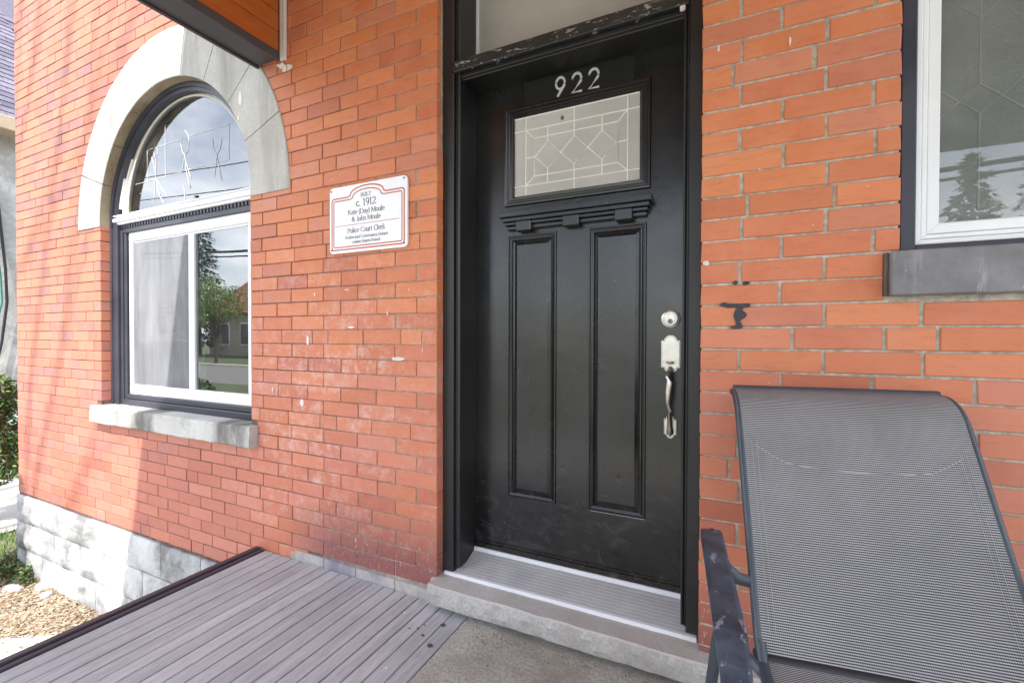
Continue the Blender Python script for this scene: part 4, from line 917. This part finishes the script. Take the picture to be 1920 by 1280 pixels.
for i in range(1, 13):
    a = a0_-R(68)*i/12; prof.append((c0_[0]+.12*math.cos(a), c0_[1]+.12*math.sin(a)))
def sling(pr, x0, x1, name, sag=.012, nx=16, v0=0):
    m = MB(); m.uv = []; acc = v0
    for i, (y, z) in enumerate(pr):
        if i: acc += math.hypot(y-pr[i-1][0], z-pr[i-1][1])
        t = Vector((0, (pr[min(i+1,len(pr)-1)][0]-pr[max(i-1,0)][0]), (pr[min(i+1,len(pr)-1)][1]-pr[max(i-1,0)][1]))).normalized(); nn = Vector((0, t.z, -t.y))
        for j in range(nx+1):
            f = j/nx; s_ = sag*4*f*(1-f)*min(1, i/4, max(0, (len(pr)-13-i))/8)
            m.v.append((x0+(x1-x0)*f, y+nn.y*s_, z+nn.z*s_)); m.uv.append((f*(x1-x0), acc))
    m.f = [(i*(nx+1)+j, i*(nx+1)+j+1, (i+1)*(nx+1)+j+1, (i+1)*(nx+1)+j) for i in range(len(pr)-1) for j in range(nx)]
    return cpart(m, name, m_fabric)
sling([(-.492*.045, SZ-.870*.045), (-.492*.02, SZ-.87*.02)]+prof, -.006, CW+.006, 'back_sling', .008)
seat = [(.012-.463*i/12, SZ-.022+.020*math.sin(i/12*math.pi)*-1+.03*(i/12)) for i in range(13)]+[(-.47, SZ-.01),(-.49,SZ-.03),(-.495,SZ-.06)]
sling(seat[::-1], .012, CW-.012, 'seat_sling')
for s_, xr in ((1, 0), (-1, CW)):
    pr = [(xr-s_*.001, y+.87*.0085 if i_ < 25 else c0_[0]+(y-c0_[0])*.925, z-.49*.0085 if i_ < 25 else c0_[1]+(z-c0_[1])*.925) for i_, (y, z) in enumerate(prof)]
    m = MB(); m.tube(pr, .0100, 10); cpart(m, 'back_rail', m_powder)
    m = MB(); m.tube([(xr, y, z-.004) for y, z in seat], .013, 10); m.tube([(xr, -.0, SZ+.005), (xr, -.03, SZ-.03)], .012, 8); cpart(m, 'seat_rail', m_powder)
    m = MB()
    for xo in (.022, .034):
        m.tube([(xr+s_*xo, y-.87*.0016+.87*.008*4*(xo/CW)*(1-xo/CW), z+.492*.0016-.492*.008*4*(xo/CW)*(1-xo/CW)) for y, z in prof[1:22]], .0005, 4)
    cpart(m, 'stitching', m_stitch)
    # flat arm
    xo = -s_; m = MB(); ys = [.055,.02,-.05,-.15,-.25,-.35,-.42,-.47,-.50]; zs = [.656,.664,.668,.670,.668,.664,.655,.640,.615]
    for i, (y, z) in enumerate(zip(ys, zs)):
        cxa = xr+xo*(.095+.028*i/8); w = .0235
        t_ = 1 if i < 6 else 1-.1*(i-5)
        for dx, dz in ((-w,-.006),(-w,.0015),(-w*.72,.005),(w*.72,.005),(w,.0015),(w,-.006)): m.v.append((cxa+dx*t_, y, z+dz))
    for i in range(len(ys)-1):
        for q_ in range(6): m.f.append((i*6+q_, (i+1)*6+q_, (i+1)*6+(q_+1)%6, i*6+(q_+1)%6))
    m.f += [(0,1,2,3,4,5), tuple(8*6+q_ for q_ in range(6))[::-1]]; cpart(m, 'arm', m_arm, False)
    ax = xr+xo*.10
    m = MB(); m.tube([(ax,-.02,.655),(ax-xo*.006,.05,.650),(ax-xo*.020,.075,.62),(ax-xo*.030,.07,.575),(xr+xo*.035,.07,.545),(xr,.072,.54)], .012, 8, sq=(1,1.3)); cpart(m, 'arm_bracket', m_powder)
    m = MB(); m.tube([(ax+xo*.022,-.49,.62),(ax+xo*.020,-.50,.45),(ax+xo*.02,-.53,.0)], .014, 8); cpart(m, 'leg', m_powder)
    m = MB(); m.tube([(ax,.0,.655),(ax-xo*.02,.02,.50),(ax-xo*.02,.05,.40),(ax-xo*.0,.22,.0)], .014, 8); cpart(m, 'leg', m_powder)
    for P_ in ([(xr,-.05,SZ-.035),(ax-xo*.02,.03,.45)], [(xr,-.42,SZ-.02),(ax+xo*.02,-.5,.42)]): m = MB(); m.tube(P_, .011, 6); cpart(m, 'link_bar', m_powder)
for y_, z_ in ((prof[-1][0],prof[-1][1]),(.012,SZ-.024),(-.4,SZ-.03)):
    m = MB(); m.tube([(0,y_,z_),(CW,y_,z_)], .0115, 8); cpart(m, 'cross_bar', m_powder)
m = MB(); m.tube([(.0,-.006,SZ-.028),(CW,-.006,SZ-.028)], .014, 8); cpart(m, 'crease_bar', m_cable)
m = MB(); hp = []
for x_, s_ in ((.03,.452),(.06,.432),(.095,.412),(.14,.405),(.25,.400),(.36,.405),(.405,.412),(.44,.432),(.47,.452)):
    f_ = x_/CW; sg = .008*4*f_*(1-f_)-.0022; hp.append((x_, .492*s_+.87*sg, SZ+.870*s_-.492*sg))
m.tube(hp, .0008, 4); cpart(m, 'hem_stitching', m_stitch)

# ------------------------------------------------------------------ planting bed, path side and things left of the house
GR = random.Random(5)
m = MB()
for i in range(14000):
    x = GR.uniform(-5.3, -3.5); y = -GR.random()*.62-.02
    if y < -.13-(-3.66-x)*.68 and GR.random() > .06: continue
    L_ = GR.uniform(.007, .022); w = GR.uniform(.002, .0048); a = GR.uniform(0, math.pi); z = -1.905+GR.uniform(-.006, .012)+.03*max(0, 1-abs(x+5.0)/.5)
    dx, dy = math.cos(a)*L_, math.sin(a)*L_; nx_, ny_ = -math.sin(a)*w, math.cos(a)*w; t_ = GR.uniform(-.008, .008)
    m.add([(x-dx-nx_,y-dy-ny_,z-t_),(x+dx-nx_,y+dy-ny_,z+t_),(x+dx+nx_,y+dy+ny_,z+t_+.003),(x-dx+nx_,y-dy+ny_,z-t_+.003)], [(0,1,2,3)], GR.choice((0,0,1,2,2)))
m.build('wood_chips', m_chips, kind='stuff')
def rock(x, y, sx, sy, sz, lab, seed):
    bm = bmesh.new(); bmesh.ops.create_icosphere(bm, subdivisions=3, radius=1)
    for v in bm.verts:
        n_ = 1+.25*mnoise.noise(v.co*1.3+Vector((seed,0,0))); v.co = Vector((v.co.x*sx*n_, v.co.y*sy*n_, max(-.3, v.co.z)*sz*n_))
    me = bpy.data.meshes.new('garden_stone'); bm.to_mesh(me); bm.free(); me.materials.append(m_rock); me.shade_smooth(); place('garden_stone', me, Vector((x, y, .02+.003)), None, label=lab, cat='stone')
rock(-4.80, -.16, .085, .06, .04, 'larger flat grey garden stone at the left edge of the bed', 1)
rock(-4.47, -.085, .045, .035, .03, 'small grey garden stone close to the white foundation', 2)
rock(-4.62, -.05, .05, .045, .05, 'rough grey stone against the foundation beside the low plant', 5)
def leafcloud(name, mats, centers, n, size, parent=None, seed=1, shape='leaf', **k):
    r3 = random.Random(seed); m = MB()
    for i in range(n):
        cx, cy, cz, rx, ry, rz = centers[r3.randrange(len(centers))]
        while True:
            a, b, c = r3.uniform(-1,1), r3.uniform(-1,1), r3.uniform(-1,1)
            if .15 < a*a+b*b+c*c < 1: break
        p = Vector((cx+a*rx, cy+b*ry, cz+c*rz)); d1 = Vector((r3.gauss(0,1), r3.gauss(0,1), r3.gauss(0,.8))).normalized(); d2 = d1.cross(Vector((r3.gauss(0,1), r3.gauss(0,1), r3.gauss(0,1)))).normalized()
        s_ = size*r3.uniform(.6, 1.3); 
        m.add([p-d1*s_, p+d2*s_*.32, p+d1*s_, p-d2*s_*.32], [(0,1,2,3)], r3.randrange(len(mats)))
    return m.build(name, mats, parent, **k)
jp = thing('creeping_juniper', (-5.0, -.06, -1.9), 'low green creeping plant at the foot of the white corner blocks', 'plant')
leafcloud('foliage', [m_leaf[0], m_leaf[1], m_leaf[1], m_leaf[3]], [(-5.12,-.06,-1.86,.16,.10,.07),(-4.95,-.03,-1.85,.13,.07,.06),(-5.28,.0,-1.86,.15,.12,.07),(-4.85,-.10,-1.88,.12,.08,.03),(-5.05,-.17,-1.88,.2,.08,.03)], 3600, .017, jp, 2)
m = MB()
for i in range(14):
    a = GR.uniform(0, 6.28); m.tube([(-5.02,-.06,-1.91),(-5.02+.2*math.cos(a),-.06+.12*math.sin(a),-1.87)], .003, 4)
m.build('stem', m_bark, jp)
e = MB(); e.bbox(-.5, .5, -.03, .03, 0, .09, .01)
ed = e.build('bed_edging', m_edge, None, label='black plastic edging strip running past the house corner', cat='edging'); ed.location = (-5.52, .10, .03); ed.rotation_euler = (0, 0, R(137)); ed.scale = (2.2, 1, 1)
g = MB()
for i in range(5200):
    x = GR.uniform(-6.35, -5.25); y = GR.uniform(-.5, 1.6); h = GR.uniform(.03, .085); a = GR.uniform(0, 6.28); dx, dy = .004*math.cos(a), .004*math.sin(a)
    if x > -5.5+.9*(y-.1)*-1 and y < .5 and x > -5.6: continue
    g.add([(x-dx,y-dy,-1.93),(x+dx,y+dy,-1.93),(x+GR.uniform(-.03,.03),y+GR.uniform(-.03,.03),-1.93+h)], [(0,1,2)])
g.build('grass', m_grass, kind='stuff')
bush = thing('cedar_bush', (-6.75, .25, -1.92), 'bright green evergreen bush at the left edge in front of the neighbouring wall', 'bush')
leafcloud('foliage', [m_leaf[0], m_leaf[1], m_leaf[2], m_leaf[1], m_leaf[3]], [(-6.85,.25,-1.0,.36,.36,.55),(-6.7,.22,-.65,.24,.26,.3),(-6.72,.3,-1.2,.30,.3,.35)], 9000, .028, bush, 4)
m = MB(); m.tube([(-6.8,.25,-1.93),(-6.8,.25,-.6)], [.04,.015], 8)
for i in range(12): a = GR.uniform(0,6.28); z = GR.uniform(-1.5,-.8); m.tube([(-6.8,.25,z),(-6.8+.3*math.cos(a),.25+.3*math.sin(a),z+.15)], .008, 4)
m.build('stem', m_bark, bush)
bn = thing('garden_bin', (-8.9, 1.25, -1.92), 'pale green plastic garden bin standing by the neighbouring wall', 'bin')
m = MB(); m.add([(-9.15,1.0,-1.92),(-8.65,1.0,-1.92),(-8.65,1.5,-1.92),(-9.15,1.5,-1.92),(-9.25,.9,-1.22),(-8.55,.9,-1.22),(-8.55,1.6,-1.22),(-9.25,1.6,-1.22)], [(0,3,2,1),(4,5,6,7),(0,1,5,4),(1,2,6,5),(2,3,7,6),(3,0,4,7)]); m.build('tub', m_bin, bn)
MB().bbox(-9.29, -8.51, .86, 1.64, -1.22, -1.15, .02).build('lid', m_bin, bn)

# neighbouring house on the left
nb = thing('neighbour_house', (-12, 4, -1.92), 'grey roughcast neighbouring house with purple grey shingles at the left edge', 'house')
MB().box(-14, -10.0, .3, 9, -1.92, 3.3).build('wall', m_stucco, nb)
MB().box(-10.0, -9.6, .2, 9.1, 3.05, 3.12).build('soffit', m_eave, nb)
MB().bbox(-9.62, -9.56, .2, 9.1, 3.02, 3.22, .01).build('gutter', m_eave, nb)
MB().add([(-9.6,.2,3.2),(-9.6,9.1,3.2),(-14,9.1,8.0),(-14,.2,8.0)], [(0,1,2,3)]).build('roof', m_shingle[0], nb)
NR = random.Random(6); sl = Vector((-4.4, 0, 4.8)).normalized(); nn = Vector((4.8,0,4.4)).normalized()
for r_ in range(26):
    for c in range(5):
        if r_ > 24 and c: continue
        a = Vector((-9.6,0,3.2))+sl*(r_*.15)+nn*.004; b = a+sl*.17-nn*.002; y0 = .25+c*.34+(r_%2)*.17; y1 = y0+.332; th_ = nn*.014
        MB().add([a+Vector((0,y0,0)), a+Vector((0,y1,0)), b+Vector((0,y1,0)), b+Vector((0,y0,0)), a+th_+Vector((0,y0,0)), a+th_+Vector((0,y1,0)), b+th_*.2+Vector((0,y1,0)), b+th_*.2+Vector((0,y0,0))], [(0,1,5,4),(4,5,6,7),(0,4,7,3),(1,2,6,5)]).build('shingle', NR.choice(m_shingle), nb)
cb = thing('wall_cable', (-9.95, 1.2, -1.0), 'dark green and black cables hanging down the neighbouring wall', 'cable')
m = MB(); m.tube([(-9.95,1.18,2.2),(-9.94,1.22,1.4),(-9.93,1.27,.9),(-9.93,1.28,.5),(-9.93,1.16,-.2),(-9.93,1.12,-.9),(-9.93,1.10,-1.9)], .011, 6); m.build('green_cable', m_cableg, cb)
m = MB(); m.tube([(-9.95,1.24,2.2),(-9.93,1.32,1.0),(-9.92,1.33,.5),(-9.92,1.27,-.1),(-9.92,1.17,-.7)], .018, 6); m.build('black_cable', m_cable, cb)

# ------------------------------------------------------------------ trees and buildings seen in the glass, and the tree that dapples the wall
SEED = 5
def bare_tree(x, y, h, lab, seed, spread=1.0, lean=0):
    r3 = random.Random(seed); t = thing('bare_tree', (x, y, -1.92), lab, 'tree'); m = MB()
    def br(p, d, L_, r_, lv):
        pts = [p]; q_ = Vector(p)
        for i in range(4):
            d = (d+Vector((r3.gauss(0,.10), r3.gauss(0,.10), r3.gauss(0,.05)))).normalized(); q_ = q_+d*L_/4; pts.append(q_.copy())
        m.tube(pts, [r_*(1-.11*i) for i in range(5)], 6 if lv < 2 else 4, cap=False)
        if lv < 4:
            for i in range(3 if lv else 6):
                k = r3.choice((2,3,4)) if lv else 4; a = r3.uniform(0, 6.28); dd = (d*1.0+Vector((math.cos(a), math.sin(a), .15))*spread*r3.uniform(.45,.9)).normalized()
                br(pts[k], dd, L_*(r3.uniform(.55,.72) if lv else r3.uniform(.8,1.15)), r_*(.54 if lv == 0 else .60), lv+1)
    br(Vector((x,y,-1.92)), Vector((lean,0,1)), h*.40, h*.014, 0); m.build('branches', m_bark, t); return t
bare_tree(-1.75, -7.2, 15.5, 'tall bare tree in front of the house left of the porch', SEED, .6, .02)
sh_ = thing('corner_shrub', (-4.98, -.55, -1.92), 'rounded evergreen shrub in front of the house corner', 'shrub')
leafcloud('foliage', [m_leaf[0], m_leaf[1]], [(-4.98,-.55,-1.3,.22,.18,.5),(-5.02,-.55,-.75,.17,.15,.45)], 9000, .026, sh_, 9)
m = MB(); m.tube([(-4.98,-.55,-1.92),(-5.0,-.55,-.6)], [.03,.01], 6); m.build('stem', m_bark, sh_)
hb = thing('front_bush', (-9.3, -3.4, -1.92), 'rounded green bush on the front lawn by the driveway', 'bush')
leafcloud('foliage', [m_leaf[0], m_leaf[1], m_leaf[1]], [(-9.3,-3.4,-1.35,.45,.45,.55)], 6000, .04, hb, 14)
MB().tube([(-9.3,-3.4,-1.92),(-9.3,-3.4,-1.2)], [.04,.02], 6).build('stem', m_bark, hb)
def spruce(x, y, h, lab, seed, group=None):
    r3 = random.Random(seed); t = thing('spruce_tree', (x, y, -1.92), lab, 'tree', group); m = MB(); tr = MB(); tr.tube([(x,y,-1.92),(x,y,-1.92+h)], [h*.02,.02], 7); tr.build('trunk', m_bark, t)
    n = int(h*5)
    for i in range(n):
        f = (i+1)/n; z = -1.92+h*(.08+.92*f); L_ = h*.24*(1-f)**.8+.15
        for k in range(9):
            a = r3.uniform(0, 6.28); L2 = L_*r3.uniform(.7,1.1)
            for s_ in range(int(5+L2*5)):
                g_ = r3.uniform(.15,1); p = Vector((x+math.cos(a)*L2*g_, y+math.sin(a)*L2*g_, z-.25*L2*g_+r3.gauss(0,.05))); d1 = Vector((math.cos(a+r3.gauss(0,.6)), math.sin(a+r3.gauss(0,.6)), r3.gauss(-.2,.3)))*r3.uniform(.12,.3); d2 = Vector((-math.sin(a), math.cos(a), r3.gauss(0,.5)))*.07
                m.add([p-d1*.4, p+d2, p+d1, p-d2], [(0,1,2,3)], r3.randrange(2))
    m.build('crown', m_needle, t)
spruce(-47, -25, 15.5, 'tall dark spruce beside the house across the road', 1)
spruce(8.6, -22, 9.0, 'spruce on the opposite lawn nearest the middle of the street', 2)
spruce(11.4, -23.5, 10, 'taller spruce farther along the opposite lawn', 3)
spruce(2.0, -28, 8.0, 'short spruce across the road behind the porch view', 4)
# young leafing tree on the opposite lawn
t = thing('young_tree', (-32.0, -17.6, -1.92), 'young tree in fresh yellow green leaf on the opposite lawn', 'tree'); m = MB(); YR = random.Random(8)
tx, ty = -32.0, -17.6; m.tube([(tx,ty,-1.95),(tx,ty,-.3)], [.13,.10], 7); tips = []
for i in range(22):
    a = YR.uniform(0,6.28); r_ = YR.uniform(.5,2.1); zt = YR.uniform(.8,3.6); p = (tx+math.cos(a)*r_, ty+math.sin(a)*r_, zt); m.tube([(tx,ty,-.4),(tx+math.cos(a)*r_*.4,ty+math.sin(a)*r_*.4,.4+zt*.2),p], [.05,.03,.012], 5); tips.append((p[0],p[1],p[2],.75,.75,.6))
m.build('branches', m_bark, t); leafcloud('crown', [m_leaf[2], m_leaf[1], m_leaf[2]], tips, 4200, .10, t, 12)
# house across the road
oh = thing('opposite_house', (-40, -26, -1.92), 'beige house with steep orange roof across the road', 'house')
MB().box(-46.0, -29.0, -34, -25.5, -1.92, 2.3).build('wall', m_wallopp, oh)
MB().add([(-46.6,-24.9,2.1),(-28.4,-24.9,2.1),(-31.5,-29.7,7.0),(-43.2,-29.7,7.0),(-46.6,-34.5,2.1),(-28.4,-34.5,2.1)], [(0,1,2,3),(4,3,2,5),(0,3,4),(1,5,2),(0,4,5,1)]).build('roof', m_roofopp, oh)
for x in (-43.5,-40.6,-36.8,-33.0): 
    w = MB().bbox(x-.65, x+.65, -25.5, -25.42, -.9, 1.2, .02).build('window', m_vinyl, oh); MB().box(x-.55, x+.55, -25.43, -25.40, -.8, 1.1).build('pane', m_winopp, w)
oh2 = thing('opposite_house', (12, -34, -1.92), 'wide beige house with orange roof behind the spruces', 'house')
MB().box(3, 22, -40, -33, -1.92, 2.2).build('wall', m_wallopp, oh2)
MB().add([(2.4,-32.4,2.0),(22.6,-32.4,2.0),(19,-36.5,5.6),(6,-36.5,5.6),(2.4,-40.6,2.0),(22.6,-40.6,2.0)], [(0,1,2,3),(4,3,2,5),(0,3,4),(1,5,2),(0,4,5,1)]).build('roof', m_roofopp, oh2)
# overhead lines along the road
pw = thing('power_lines', (-20, -10, -1.92), 'black overhead lines strung along the road', 'cables')
for j, (z, y, r_) in enumerate(((5.6,-9.4,.03),(4.1,-9.3,.05),(3.9,-9.25,.03),(6.6,-9.6,.02),(7.6,-9.6,.02))):
    m = MB(); m.tube([(-80+i*6.25, y, z-1.2*math.sin(math.pi*((i*6.25) % 50)/50)) for i in range(17)], r_, 5); m.build('wire', m_cable, pw)
for x in (-80, 20):
    u_ = thing('utility_pole', (x, -9.6, -1.92), {-80: 'farthest wooden utility pole by the road', 20: 'wooden utility pole right of the house'}[x], 'pole'); m = MB(); m.tube([(x,-9.8,-1.95),(x,-9.8,7.8)], [.15,.11], 8); m.build('shaft', m_bark, u_); MB().bbox(x-.06, x+.06, -10.6, -9.0, 7.3, 7.45, .01).build('crossarm', m_bark, u_)
print('bricks', len(bricks))
